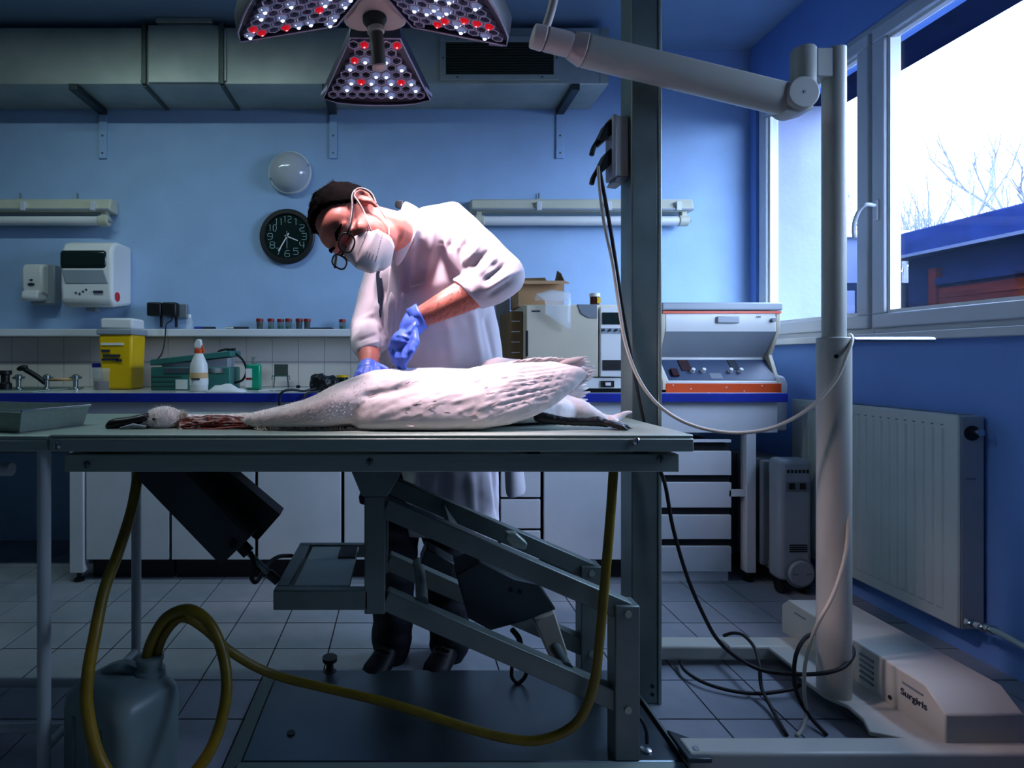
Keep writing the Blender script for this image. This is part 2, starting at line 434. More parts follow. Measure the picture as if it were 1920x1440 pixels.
def tree(x, y, hgt, seed):
    rnd = random.Random(seed)
    t = thing('bare_tree', 'leafless pale winter tree behind the outbuilding', 'tree', (x, y, -0.15), 'bare trees beyond the yard')
    tr, br = MB(), MB()
    def grow(mb, p, d, l, r, k):
        q = p + d * l + Vector((rnd.uniform(-.1, .1), rnd.uniform(-.1, .1), 0)) * l
        mb.tube([p, (p + q) / 2 + Vector((rnd.uniform(-.05, .05), rnd.uniform(-.05, .05), 0)) * l, q], [r, r * .85, r * .65], 5)
        if k == 0: return
        for _ in range(3):
            nd = (d + Vector((rnd.uniform(-.6, .6), rnd.uniform(-.6, .6), rnd.uniform(-.05, .45)))).normalized()
            grow(br, p + (q - p) * rnd.uniform(.55, 1), nd, l * rnd.uniform(.6, .78), r * .6, k - 1)
    grow(tr, Vector((x, y, -0.15)), Vector((0, 0, 1)), hgt * 0.36, 0.07, 4)
    tr.build('trunk', 'twig', t); br.build('branches', 'twig', t)
for k in range(7):
    y = 10.0 + (k % 2) * 3.5; tree(y * (0.80 + 0.052 * k), y, 4.6 + 0.34 * k + 1.2 * (k % 2), 40 + k)

# ------------------------------------------------------------------ fixed services on the walls
duct = thing('ventilation_duct', 'long galvanised sheet metal ventilation duct under the ceiling with damper section', 'duct', (-0.7, 3.05, 2.486))
DY = 2.909
MB().box(-2.5, 1.08, DY, BW - 0.002, 2.486, 2.783).build('casing', 'galv', duct, bevel=0.004)
MB().box(-1.33, -0.96, DY - 0.012, DY, 2.49, 2.79).build('damper_panel', 'galv', duct, bevel=0.003)
MB().box(-1.285, -1.0, DY + 0.0, DY + 0.25, 2.783, CEIL).build('riser', 'galv', duct)
MB().box(-1.29, -0.995, DY - 0.016, DY - 0.002, 2.802, CEIL - 0.002).build('riser_flange', 'galv', duct, bevel=0.003)
for x in (-1.352, -0.945):
    f = MB().box(x - 0.012, x + 0.012, DY - 0.018, DY, 2.482, 2.80).build('flange', 'galv_dark', duct, bevel=0.002)
    MB().box(x + (-0.022 if x < -1.1 else 0.012), x + (-0.012 if x < -1.1 else 0.022), DY - 0.01, DY, 2.50, 2.77).build('flange_lip', 'galv', f)
    MB().box(x - 0.01, x + 0.01, DY, BW - 0.01, 2.474, 2.486).build('strap', 'galv_dark', duct)
MB().box(1.035, 1.078, DY - 0.004, DY, 2.49, 2.78).build('end_seam', 'galv', duct)
def bracket(x, dark, lab):
    t = thing('duct_bracket', lab, 'bracket', (x, BW, 2.25), 'brackets under the duct')
    MB().box(x - 0.022, x + 0.022, DY - 0.01, BW, 2.452, 2.486).build('arm', 'dark_steel', t, bevel=0.003)
    MB().box(x - 0.022, x + 0.022, BW - 0.012, BW, 2.20, 2.452).build('wall_plate', 'wall_paint', t, bevel=0.002)
    for z in (2.23, 2.33): MB().cyl((x, BW - 0.016, z), (x, BW - 0.011, z), 0.005, n=8).build('bolt', 'galv_dark', t)
bracket(-1.725, 1, 'duct bracket with dark arm left of the damper, above the paper towel dispenser')
bracket(-0.40, 1, 'duct bracket above the wall clock and dome lamp')
bracket(0.905, 1, 'duct bracket with dark arm under the duct end below the grille')
gr = thing('ventilation_grille', 'dark louvred ventilation grille in a pale screwed frame on the duct', 'grille', (0.5, DY, 2.52))
gx0, gx1, gz0, gz1 = XX(825, DY), XX(1048, DY), ZZ(152, DY), ZZ(70, DY)
m = MB(); e = 0.03
m.box(gx0, gx1, DY - 0.012, DY, gz0, gz0 + e).box(gx0, gx1, DY - 0.012, DY, gz1 - e, gz1).box(gx0, gx0 + e, DY - 0.012, DY, gz0 + e, gz1 - e).box(gx1 - e, gx1, DY - 0.012, DY, gz0 + e, gz1 - e)
m.build('grille_frame', 'galv', gr, bevel=0.002)
MB().box(gx0 + e, gx1 - e, DY - 0.003, DY - 0.001, gz0 + e, gz1 - e).build('back_plate', 'black', gr)
for k in range(12):
    z = gz0 + e + 0.007 + k * (gz1 - gz0 - 2*e) / 12
    MB().obox(((gx0 + gx1)/2, DY - 0.008, z), ((gx1 - gx0)/2 - e, 0, 0), (0, 0.004, -0.003), (0, 0.0006, 0.0008)).build('slat', 'grille', gr)
for (x, z) in ((gx0 + .09, gz0 + .015), (gx1 - .09, gz0 + .015), (gx0 + .09, gz1 - .015), (gx1 - .09, gz1 - .015), (gx0 + .015, (gz0+gz1)/2), (gx1 - .015, (gz0+gz1)/2)):
    MB().cyl((x, DY - 0.0145, z), (x, DY - 0.011, z), 0.005, n=8).build('screw', 'galv_dark', gr)

def strip_light(x0, x1, lab):
    t = thing('fluorescent_fixture', lab, 'light fixture', ((x0 + x1) / 2, BW, 1.82), 'tube lights on the back wall')
    y0 = BW - 0.10
    h = MB().prism([(x0, BW, 1.875), (x0, y0 + .01, 1.875), (x0, y0, 1.885), (x0, y0 + .02, 1.945), (x0, BW, 1.955)], (x1 - x0, 0, 0)).build('housing', 'fixture', t, bevel=0.008)
    MB().box(x0 + .004, x1 - .004, y0 - .006, y0 + .03, 1.878, 1.888).build('seal_rim', 'grey_mid', t, bevel=0.002)
    n = max(2, int((x1 - x0) / 0.4))
    for k in range(n):
        x = x1 - 0.09 - k * 0.39
        if x < x0 + .05: continue
        c = MB().box(x - .014, x + .014, y0 - .012, y0 + .012, 1.875, 1.925).build('clip', 'clear_plastic' if 0 else 'pvc', t, bevel=0.002)
    MB().tube([(x0 + .05, y0 + .035, 1.826), (x1 - .05, y0 + .035, 1.826)], 0.026, 16).build('tube', 'white_gloss', t, smooth='auto')
    for x, d in ((x0, 1), (x1, -1)):
        e = MB().cyl((x + d*.02, y0 + .035, 1.826), (x + d*.075, y0 + .035, 1.826), 0.031, n=16).build('end_cap', 'fixture', t, bevel=0.004)
        MB().box(min(x + d*.03, x + d*.06), max(x + d*.03, x + d*.06), y0 + .02, y0 + .06, 1.83, 1.885).build('holder', 'fixture', t, bevel=0.003)
        MB().lathe([(0.012, 0), (0.012, .012), (.006, .02)], (x + d*.02, y0 + .035, 1.826), (-d, 0, 0), 10).build('end_knob', 'grey_mid', e)
    for fx in (0.32, 0.72):
        x = x0 + (x1 - x0) * fx
        MB().box(x - .015, x + .015, BW - 0.03, BW, 1.953, 1.962).build('bracket', 'fixture', t)
        MB().cyl((x, BW - .012, 1.962), (x, BW - .012, 2.0), 0.004, n=6).build('hook', 'grey_panel', t)
strip_light(-2.46, XX(205, BW - 0.1), 'cream tube light on the wall above the towel and soap dispensers')
strip_light(XX(884, BW - 0.1), XX(1302, BW - 0.1), 'cream tube light on the wall behind the man and the steel pillar')

c = W(545, 326, BW); t = thing('bulkhead_lamp', 'round milky dome lamp on the wall above the clock', 'lamp', (c.x, BW, c.z))
MB().lathe([(.118, 0), (.124, .01), (.122, .026), (.112, .032)], (c.x, BW, c.z), (0, -1, 0), 40).build('base_ring', 'white_gloss', t, smooth='auto')
MB().lathe([(.114, .028), (.112, .045), (.103, .068), (.085, .088), (.06, .103), (.03, .112), (.001, .114)], (c.x, BW, c.z), (0, -1, 0), 40).build('dome', 'dome', t, smooth=True)
for a in (20, 200):
    MB().box(c.x + .113*math.cos(R(a)) - .006, c.x + .113*math.cos(R(a)) + .006, BW - .045, BW - .02, c.z + .113*math.sin(R(a)) - .004, c.z + .113*math.sin(R(a)) + .004).build('clip', 'grey_mid', t)

c = W(540, 445, BW); t = thing('wall_clock', 'round black wall clock with thin white numerals', 'clock', (c.x, BW, c.z))
r = 0.157
MB().lathe([(r - .005, 0), (r, .008), (r, .028), (r - .006, .034), (r - .026, .034), (r - .03, .024), (r - .03, .02)], (c.x, BW, c.z), (0, -1, 0), 56).build('case', 'black', t, smooth='auto')
MB().cyl((c.x, BW - .004, c.z), (c.x, BW - .021, c.z), r - .028, n=48).build('dial', 'screen', t)
def stroke(mb, pts, rr=.0016):
    mb.tube([Vector((c.x + p[0], BW - .0225, c.z + p[1])) for p in pts], rr, 5)
DG = {'0': [[(-.4,.25),(-.25,.5),(.25,.5),(.4,.25),(.4,-.25),(.25,-.5),(-.25,-.5),(-.4,-.25),(-.4,.25)]],
 '1': [[(-.25,.4),(.05,.5),(.05,-.5)]], '2': [[(-.45,.5),(.35,.5),(.42,.3),(.3,.05),(-.3,-.05),(-.42,-.25),(-.35,-.5),(.45,-.5)]],
 '3': [[(-.45,.5),(.35,.5),(.42,.3),(.3,.02),(-.25,.02)],[(.3,.02),(.42,-.25),(.35,-.5),(-.45,-.5)]],
 '4': [[(-.4,.5),(-.4,.1),(-.25,-.1),(.45,-.1)],[(.3,.5),(.3,-.5)]], '5': [[(.45,.5),(-.4,.5),(-.4,.1),(.3,.1),(.42,-.1),(.4,-.4),(.28,-.5),(-.45,-.5)]],
 '6': [[(.4,.5),(-.1,.5),(-.4,.2),(-.42,-.35),(-.28,-.5),(.28,-.5),(.42,-.35),(.42,-.1),(.28,.02),(-.4,.02)]], '7': [[(-.45,.5),(.4,.5),(-.1,-.5)]],
 '8': [[(-.25,.03),(-.42,.2),(-.42,.38),(-.25,.5),(.25,.5),(.42,.38),(.42,.2),(.25,.03),(-.25,.03),(-.42,-.15),(-.42,-.38),(-.25,-.5),(.25,-.5),(.42,-.38),(.42,-.15),(.25,.03)]],
 '9': [[(.4,-.02),(-.28,-.02),(-.42,.12),(-.42,.35),(-.28,.5),(.28,.5),(.42,.35),(.4,-.25),(.1,-.5),(-.4,-.5)]]}
for hnum in range(1, 13):
    a = R(90 - 30 * hnum); cx, cz = 0.098 * math.cos(a), 0.098 * math.sin(a); s = str(hnum); wd = 0.036; ht = 0.036
    mb = MB()
    for q, ch in enumerate(s):
        ox = (q - (len(s) - 1) / 2) * wd * 0.75
        for st in DG[ch]: stroke(mb, [(cx + ox + p[0] * wd * .9 * (0.7 if len(s) > 1 else 1), cz + p[1] * ht) for p in st], .0012)
    mb.build('numeral', 'digit', t)
def hand(ang, l, back, wdt, dy):
    d = Vector((math.sin(R(ang)), 0, math.cos(R(ang)))); o = Vector((c.x, BW - dy, c.z))
    MB().bar(o - d * back, o + d * l, wdt, .001, up=d.cross(Vector((0, 1, 0)))).build('hand', 'white_gloss', t)
hand(210, .098, .02, .0032, .028); hand(112, .066, .015, .0028, .026); hand(180, .07, .03, .0008, .030)
MB().cyl((c.x, BW - .02, c.z), (c.x, BW - .032, c.z), .005, n=12).build('hub', 'black', t)
# ================================================================== counter along the back wall
CF = 2.57
wt_ = thing('worktop', 'long pale worktop with a dark blue front edge along the back wall', 'worktop', (-0.4, CF, CT - .04))
MB().box(-2.5, XX(1478, CF), CF + .012, BW - .009, CT - .04, CT).build('top', 'worktop', wt_, bevel=0.002)
MB().box(-2.5, XX(1478, CF), CF, CF + .012, CT - .041, CT + .001).build('edge_band', 'blue_edge', wt_, bevel=0.002)
o = MB().box(-2.5, XX(1478, CF) - .03, CF + .03, CF + .05, .70, CT - .041).build('apron_rail', 'white_lam'); tag(o, 'pale apron rail under the blue-edged worktop', 'rail')
def unit(name, px0, px1, label, rows, z0=.10, z1=.695, grp='base cabinets under the worktop', plinth=True, pull=False, y=CF + .03):
    x0, x1 = XX(px0, y), XX(px1, y)
    t = thing(name, label, 'cabinet', ((x0 + x1) / 2, y, 0), grp)
    MB().box(x0 + .004, x1 - .004, y + .02, y + .50, z0 + .0, z1 + .004).build('body', 'edge_dark', t)
    if plinth: MB().box(x0 + .004, x1 - .004, y + .06, y + .45, 0.0, z0).build('plinth', 'edge_dark', t)
    if rows == 0:
        MB().box(x0 + .004, x1 - .004, y, y + .019, z0 + .004, z1).build('door', 'white_lam', t, bevel=0.002)
    else:
        for (a, b) in rows: MB().box(x0 + .004, x1 - .004, y, y + .019, a, b).build('drawer_front', 'white_lam', t, bevel=0.002)
    return t
unit('base_cabinet', 160, 318, 'white base cabinet door leftmost, behind the hanging yellow hose', 0)
unit('base_cabinet', 320, 479, 'white base cabinet door behind the slanted dark steel channel', 0)
unit('base_cabinet', 482, 641, 'white base cabinet door left of the table pedestal post', 0)
unit('base_cabinet', 644, 803, 'white base cabinet door mostly behind the man, right of the pedestal post', 0)
unit('base_cabinet', 806, 935, 'white base cabinet door hidden behind the lab coat', 0)
dz = [(.105, .238), (.25, .385), (.397, .532), (.544, .69)]
unit('drawer_unit', 938, 1015, 'narrow white drawer unit just right of the lab coat', dz)
unit('base_cabinet', 1019, 1225, 'wide white base cabinet door behind the scissor arms and pillar', 0)
t = unit('drawer_unit', 1237, 1373, 'white drawer unit right of the steel pillar, below the centrifuge', [(ZZ(b, CF+.03), ZZ(a, CF+.03)) for a, b in ((846, 891), (905, 952), (966, 1011), (1025, 1072))], z0=.055, z1=.64, grp='base cabinets under the worktop')
y = CF + .03
MB().box(XX(1237, y) + .004, XX(1368, y), y + .012, y + .03, .0, .055).build('kick_board', 'white_lam', t)
MB().box(XX(1240, y), XX(1370, y), y - .004, y + .019, .655, .667).build('top_rail', 'white_lam', t)
def leg(px0, px1, z1, lab):
    global LEG
    LEG = t = thing('counter_leg', lab, 'leg panel', (XX(px0, CF + .02), CF + .02, 0))
    MB().box(XX(px0, CF + .02), XX(px1, CF + .02), CF + .02, CF + .07, .045, z1).build('post', 'white_lam', t, bevel=0.003)
    MB().lathe([(.022, 0), (.022, .012), (.01, .016), (.01, .046)], ((XX(px0, CF + .02) + XX(px1, CF + .02)) / 2, CF + .045, 0), n=12).build('levelling_foot', 'black', t)
leg(130, 156, .70, 'white square worktop leg at the left end of the cabinets')
leg(1400, 1418, .70, 'slim white worktop leg beside the oil heater')
MB().box(XX(1400, CF + .02) - .075, XX(1400, CF + .02), CF + .03, CF + .05, .40, .43).build('cross_rail', 'white_lam', LEG)
# ledge above the splashback
o = MB().box(-2.53, .55, BW - .125, BW - .0005, 1.172, 1.212).build('wall_ledge', 'white_lam', bevel=0.003); tag(o, 'white ledge shelf above the splashback', 'shelf')
LZ = 1.212

# ------------------------------------------------------------------ dispensers
t = thing('paper_towel_dispenser', 'white paper towel dispenser with dark window on the wall', 'dispenser', (-1.7, BW, 1.318))
x0, x1, y0, z0, z1 = -1.842, -1.562, 2.985, 1.325, 1.688
prof = [(BW, z0 + .03), (y0 + .03, z0), (y0 + .0, z0 + .03), (y0 - .005, z0 + .11), (y0, z1 - .06), (y0 + .025, z1 - .015), (y0 + .07, z1), (BW, z1)]
MB().prism([(x0, a, b) for a, b in prof], (x1 - x0, 0, 0)).build('housing', 'white_gloss', t, bevel=0.018, seg=3)
MB().box(x0 - .002, x1 - .03, y0 - .012, y0 + .06, 1.53, 1.632).build('window', 'screen', t, bevel=0.02, seg=3)
MB().prism([(x0 + .01, y0 - .009, 1.525), (x1 - .045, y0 - .009, 1.525), (x1 - .02, y0 - .009, 1.45), (x0 + .03, y0 - .009, 1.45)], (0, .02, 0)).build('front_flap', 'grey_mid', t, bevel=0.004)
MB().cyl((x1 + .004, y0 + .05, 1.385), (x1 - .01, y0 + .05, 1.385), .026, n=20).build('side_button', 'red_plastic', t, bevel=0.002)
MB().box(-1.66, -1.61, y0 - .012, y0 + .01, 1.40, 1.412).build('badge', 'ink', t)
for dx, dzz in ((-.02, 0), (0, -.006), (.018, .006), (.035, .016)): MB().ell((-1.735 + dx, y0 - .006, 1.402 + dzz), (.006, 0, 0), (0, .003, 0), (0, 0, .005), 8, 6).build('emblem', 'ink', t)
MB().box(-1.74, -1.69, 3.05, 3.10, 1.31, 1.335).build('paper_slot', 'grey_mid', t)
MB().cyl((-1.72, BW - .03, z1 - .002), (-1.72, BW - .03, z1 + .02), .008, n=8).build('key', 'blue_edge', t)
t = thing('soap_dispenser', 'small white soap dispenser with grey side left of the towel dispenser', 'dispenser', (-2.03, BW, 1.36))
MB().box(-2.10, -1.965, 3.13, BW, 1.355, 1.58).build('back_box', 'grey_mid', t, bevel=0.008)
MB().prism([(-2.115, a, b) for a, b in ((3.14, 1.40), (3.085, 1.41), (3.075, 1.45), (3.075, 1.55), (3.09, 1.575), (3.14, 1.58))], (.115, 0, 0)).build('cover', 'white_gloss', t, bevel=0.014, seg=3)
MB().prism([(-2.105, a, b) for a, b in ((3.14, 1.375), (3.065, 1.365), (3.05, 1.385), (3.06, 1.425), (3.14, 1.43))], (.095, 0, 0)).build('push_lever', 'white_gloss', t, bevel=0.012, seg=3)
MB().ell((-2.058, 3.072, 1.46), (.02, 0, 0), (0, .006, 0), (0, 0, .008), 12, 6).build('sight_hole', 'ink', t)
MB().ell((-2.058, 3.072, 1.485), (.01, 0, 0), (0, .006, 0), (0, 0, .004), 8, 6).build('lock', 'ink', t)

# ------------------------------------------------------------------ sockets, cable
t = thing('plug_adapter', 'black double plug adapter in a wall socket above the ledge', 'plug', (-1.33, BW, 1.27))
MB().box(-1.35, -1.235, BW - .03, BW, 1.28, 1.36).build('socket_plate', 'grey_panel', t, bevel=0.004)
for x in (-1.40, -1.315): MB().box(x - .04, x + .04, BW - .085, BW - .028, 1.288, 1.365).build('plug_body', 'black', t, bevel=0.008)
for x in (-1.37, -1.285): MB().box(x - .005, x + .005, BW - .06, BW - .045, 1.225, 1.29).build('plug_cord', 'black_rubber', t)
p = [(-1.30, BW - .06, 1.29), (-1.303, BW - .08, 1.26), (-1.306, BW - .135, 1.235), (-1.312, BW - .14, 1.15), (-1.318, BW - .16, 1.08), (-1.32, 2.99, 1.045)]
o = MB().tube(spl(p, 6), .004, 6).build('power_cord', 'black_rubber', smooth=True); tag(o, 'thin black cord hanging from plug adapter to green case', 'cord')

# ------------------------------------------------------------------ things on the ledge
def jar(px, d, h, liq, lab, lid='red_dark', y=BW - .06):
    x = XX(px, y); t = thing('sample_jar', lab, 'jar', (x, y, LZ), 'red-lidded sample jars on the ledge')
    MB().lathe([(d*.86, 0), (d*.9, .004), (d, h*.72), (d, h*.74)], (x, y, LZ), n=20).build('glass_body', 'jar_clear', t, smooth='auto')
    MB().lathe([(d*.8, .002), (d*.84, .004), (d*.9, h*liq)], (x, y, LZ), n=16).build('contents', 'amber' if liq > .5 else 'green_box', t, smooth='auto')
    MB().lathe([(d*1.06, h*.73), (d*1.08, h*.76), (d*1.08, h*.98), (d*1.02, h)], (x, y, LZ), n=20).build('lid', lid, t, smooth='auto')
for px, d, h, l, lab in ((487, .019, .062, .68, 'dark filled jar with red lid, leftmost on the ledge'), (508, .018, .062, .3, 'half empty red-lidded jar second from left on ledge'),
        (526, .018, .060, .34, 'red-lidded jar third from left, touching its neighbour'), (541, .018, .062, .3, 'red-lidded jar fourth from left, beside a brown filled pair'),
        (561, .019, .062, .7, 'brown filled red-lidded jar fifth from left on the ledge'), (576, .019, .061, .7, 'brown filled red-lidded jar left of the flat black tool'),
        (642, .018, .058, .35, 'lone red-lidded jar nearest the man on ledge'), (669, .018, .056, .7, 'red-lidded jar half hidden by the grey sleeve')):
    jar(px, d, h, l, lab)
def pen(px0, px1, lab, capm='blue_edge'):
    y = BW - .07; t = thing('marker_pen', lab, 'pen', (XX(px0, y), y, LZ), 'pens lying on the ledge')
    a, b = XX(px0, y), XX(px1, y)
    MB().cyl((a, y, LZ + .008), (b, y, LZ + .008), .0078, n=10).build('barrel', 'ink', t)
    MB().cyl((a - .001, y, LZ + .0085), (a + (b - a)*.35, y, LZ + .0085), .0085, n=10).build('cap', capm, t)
pen(365, 404, 'dark marker pen with blue cap left of the other pens on ledge')
pen(424, 466, 'black marker pen with silver barrel, right of the blue-capped pen', 'steel_bright')
o = MB().prism([(XX(582, 3.14), 3.12, LZ), (XX(624, 3.14), 3.12, LZ), (XX(626, 3.14), 3.16, LZ), (XX(588, 3.14), 3.16, LZ)], (0, 0, .011)).build('flat_tool', 'black', bevel=0.003); tag(o, 'flat black tool lying between the jars on the ledge', 'tool')
x = XX(355, 3.13); t = thing('small_bottle', 'small clear bottle right of the plug adapter on ledge', 'bottle', (x, 3.13, LZ))
MB().lathe([(.016, 0), (.018, .004), (.018, .055), (.009, .066)], (x, 3.13, LZ), n=16).build('body', 'clear_plastic', t, smooth='auto')
MB().lathe([(.010, .064), (.010, .085)], (x, 3.13, LZ), n=12).build('cap', 'white_gloss', t)

# ------------------------------------------------------------------ things on the worktop
y = 2.96; x0, x1 = XX(199, y), XX(261, y); zt = ZZ(598, y)
t = thing('sharps_bin', 'tall yellow sharps container with a pale grey lid', 'container', ((x0+x1)/2, y, CT))
MB().add([(x0+.012, y-.07, CT), (x1-.008, y-.07, CT), (x1-.008, y+.07, CT), (x0+.012, y+.07, CT), (x0, y-.08, zt-.085), (x1, y-.08, zt-.085), (x1, y+.08, zt-.085), (x0, y+.08, zt-.085)],
    [(3,2,1,0),(4,5,6,7),(0,1,5,4),(1,2,6,5),(2,3,7,6),(3,0,4,7)]).build('body', 'yellow_bin', t, bevel=0.014, seg=3)
l = MB().box(x0-.006, x1+.006, y-.088, y+.088, zt-.088, zt-.058).build('lid', 'grey_mid', t, bevel=0.006)
MATS['grey_mid']
MB().box(x0+.004, x1-.002, y-.07, y+.07, zt-.06, zt).build('lid_hatch', 'paper', t, bevel=0.012)
for k, (a, b, c_) in enumerate(((.1, .75, .03), (.1, .35, .065), (.15, .65, .09), (.12, .6, .11), (.55, .7, .115))):
    MB().box(x0 + (x1-x0)*a, x0 + (x1-x0)*b, y-.084, y-.0765, zt-.10-c_-.012, zt-.10-c_).build('label_print', 'paper' if k == 0 else 'ink', t)
def lidjar(px, py0, r, y, lab, lidm, body, fill):
    x = XX(px, y); h = ZZ(py0, y) - CT; t = thing('specimen_pot', lab, 'pot', (x, y, CT))
    MB().lathe([(r*.92, 0), (r*.95, .004), (r, h*.85)], (x, y, CT), n=20).build('body', body, t, smooth='auto')
    MB().lathe([(r*.86, .002), (r*.88, h*.4)], (x, y, CT), n=20).build('contents', fill, t, smooth='auto')
    MB().lathe([(r*1.06, h*.84), (r*1.06, h*.99), (r*.98, h)], (x, y, CT), n=20).build('lid', lidm, t, smooth='auto')
lidjar(188, 681, .038, 3.02, 'clear pot with blue lid left of the yellow bin', 'blue_edge', 'clear_plastic', 'label_cream')
lidjar(193, 690, .044, 2.90, 'clear pot with dark contents in front of the yellow bin', 'clear_plastic', 'clear_plastic', 'amber')
lidjar(642, 703, .030, 2.95, 'small dark pot with yellow lid behind the swan', 'yellow_bin', 'screen', 'screen')

# taps and sink at the left
t = thing('mixer_tap', 'black hand shower head resting over chrome taps at the left of the worktop', 'tap', (-1.95, 2.95, CT))
y = 2.9
MB().tube(spl([W(85, 718, y), W(72, 708, y), W(58, 699, y), W(47, 693, y)], 5), [.013]*16, 10).build('handset_grip', 'black', t, smooth=True)
MB().ell(W(42, 690, y), (.028, 0, .008), (0, .02, 0), (-.004, 0, .014), 14, 8).build('shower_head', 'black', t, smooth=True)
for px in (35, 88, 142):
    b = W(px, 722, y); b.z = CT
    MB().lathe([(.022, 0), (.022, .006), (.012, .012), (.012, .05), (.017, .055), (.017, .075), (.008, .08)], b, n=14).build('tap_body', 'steel_bright', t, smooth='auto')
    MB().bar(b + Vector((-.03, 0, .062)), b + Vector((.03, 0, .064)), .006, .006).build('tap_handle', 'steel_dark', t, bevel=0.002)
MB().tube([W(88, 712, y), W(142, 711, y)], .008, 8).build('connector_pipe', 'label_cream', t, smooth=True)
b = W(10, 722, y); b.z = CT
MB().lathe([(.03, 0), (.03, .03), (.02, .04), (.02, .075), (.03, .08), (.03, .10)], b, n=16).build('valve_knob', 'black', t, smooth='auto')
t = thing('sink_insert', 'shallow stainless sink rim set in the worktop left end', 'sink', (-2.1, 2.85, CT))
m = MB().box(-2.45, -1.75, 2.63, 2.65, CT, CT + .008).box(-2.45, -1.75, 3.03, 3.05, CT, CT + .008).box(-2.45, -2.43, 2.65, 3.03, CT, CT + .008).box(-1.77, -1.75, 2.65, 3.03, CT, CT + .008)
m.build('rim', 'steel', t, bevel=0.003); MB().box(-2.43, -1.77, 2.65, 3.03, CT, CT + .002).build('basin', 'steel_dark', t)

# green instrument case with lid, strap
t = thing('instrument_case', 'green metal case with slanting lid and curved cable behind the spray bottle', 'case', (-1.15, 2.95, CT))
y = 2.92; x0, x1 = XX(295, y), XX(440, y); z0, z1 = CT, ZZ(688, y)
MB().box(x0, x1, y - .08, y + .10, z0, z1).build('body', 'green_box', t, bevel=0.006)
MB().prism([(x0, y - .085, z1 + .008), (x1 + .005, y - .085, z1 + .055), (x1 + .005, y - .085, z1 + .085), (x0, y - .085, z1 + .038)], (0, .18, 0)).build('lid', 'green_box', t, bevel=0.004)
MB().prism([(x0 + .05, y - .06, z1), (x1 - .02, y - .06, z1), (x1 - .02, y - .06, z1 + .045), (x0 + .05, y - .06, z1 + .015)], (0, .12, 0)).build('inner_tray', 'grey_mid', t)
MB().box(x0 + .07, x1 - .03, y - .085, y - .078, z1 - .03, z1 - .006).build('front_strip', 'steel_bright', t)
for k in range(3): MB().box(x0 + .004, x0 + .16, y - .083, y - .079, z0 + .02 + k*.024, z0 + .024 + k*.024).build('rib', 'galv_dark', t)
MB().box(x0 + .13, x0 + .19, y - .084, y - .079, z0 + .005, z0 + .055).build('label_card', 'paper', t)
for k in range(2): MB().tube(spl([W(402, 668, y), W(412, 658, y), W(428, 655, y), W(438, 660, y), W(455, 675, y + .01), W(462, 695, y + .01), W(455, 712, y + .01), W(440, 718, y)][0 if k else 3:], 6), .006, 7).build('cable', 'black_rubber', t, smooth=True)
MB().obox(W(434, 656, y), (.02, 0, .002), (0, .015, 0), (0, 0, .008)).build('latch', 'black', t, bevel=0.003)

# spray bottle
y = 2.74; x = XX(373, y); t = thing('spray_bottle', 'white spray bottle with orange collar and cream label', 'bottle', (x, y, CT))
H = ZZ(636, y) - CT
MB().lathe([(.038, 0), (.043, .006), (.043, .10), (.040, .135), (.028, .165), (.017, .19)], (x, y, CT), n=24).build('body', 'white_gloss', t, smooth='auto')
MB().lathe([(.0435, .045), (.0437, .046), (.0437, .092), (.0435, .093)], (x, y, CT), n=24).build('label_band', 'label_cream', t, smooth='auto')
MB().lathe([(.0445, .032), (.0447, .033), (.0447, .064), (.0445, .065)], (x, y, CT), n=24).build('label_lower', 'paper', t, smooth='auto')
MB().box(x - .022, x + .02, y - .0465, y - .043, CT + .058, CT + .066).build('label_print', 'ink', t)
MB().lathe([(.018, .186), (.02, .192), (.02, .206), (.016, .21)], (x, y, CT), n=16).build('collar', 'orange', t, smooth='auto')
MB().prism([(x - .02, y - .012, CT + .21), (x + .012, y - .012, CT + .21), (x + .016, y - .012, CT + .232), (x + .012, y - .012, CT + H), (x - .008, y - .012, CT + H), (x - .022, y - .012, CT + .235)], (0, .024, 0)).build('spray_head', 'white_gloss', t, bevel=0.006)
MB().prism([(x + .012, y - .007, CT + .228), (x + .024, y - .007, CT + .196), (x + .03, y - .007, CT + .192), (x + .018, y - .007, CT + .228)], (0, .014, 0)).build('trigger', 'orange', t, bevel=0.002)
# crumpled tissue and paper sheet
def crumple(name, c, sx, sy, h, seed, m, lab, cat):
    rows = []
    for i in range(9):
        row = []
        for j in range(9):
            u, v = i/8*2-1, j/8*2-1; n = noise.noise(Vector((u*1.7 + seed, v*1.7, 0))) * .5 + .5
            e = max(0, 1 - max(abs(u), abs(v)) ** 3)
            row.append(c + Vector((u*sx*(1 + .15*n), v*sy, .0015 + h * n * e)))
        rows.append(row)
    o = MB().grid(rows).build(name, m, solid=0.001, smooth=True); tag(o, lab, cat)
crumple('tissue', Vector((XX(425, 2.68), 2.68, CT)), .085, .05, .05, 3.3, 'paper', 'crumpled white tissue beside the spray bottle', 'tissue')
o = MB().box(XX(490, 2.82), XX(575, 2.82), 2.76, 2.9, CT, CT + .004).build('paper_sheet', 'paper'); tag(o, 'white printed paper strip lying on the worktop behind the black strap', 'paper')
MB().box(XX(505, 2.76), XX(512, 2.76), 2.757, 2.78, CT + .004, CT + .0045).build('print', 'ink', o, off=Vector())
MB().box(XX(516, 2.76), XX(532, 2.76), 2.757, 2.78, CT + .004, CT + .0045).build('print', 'ink', o, off=Vector())
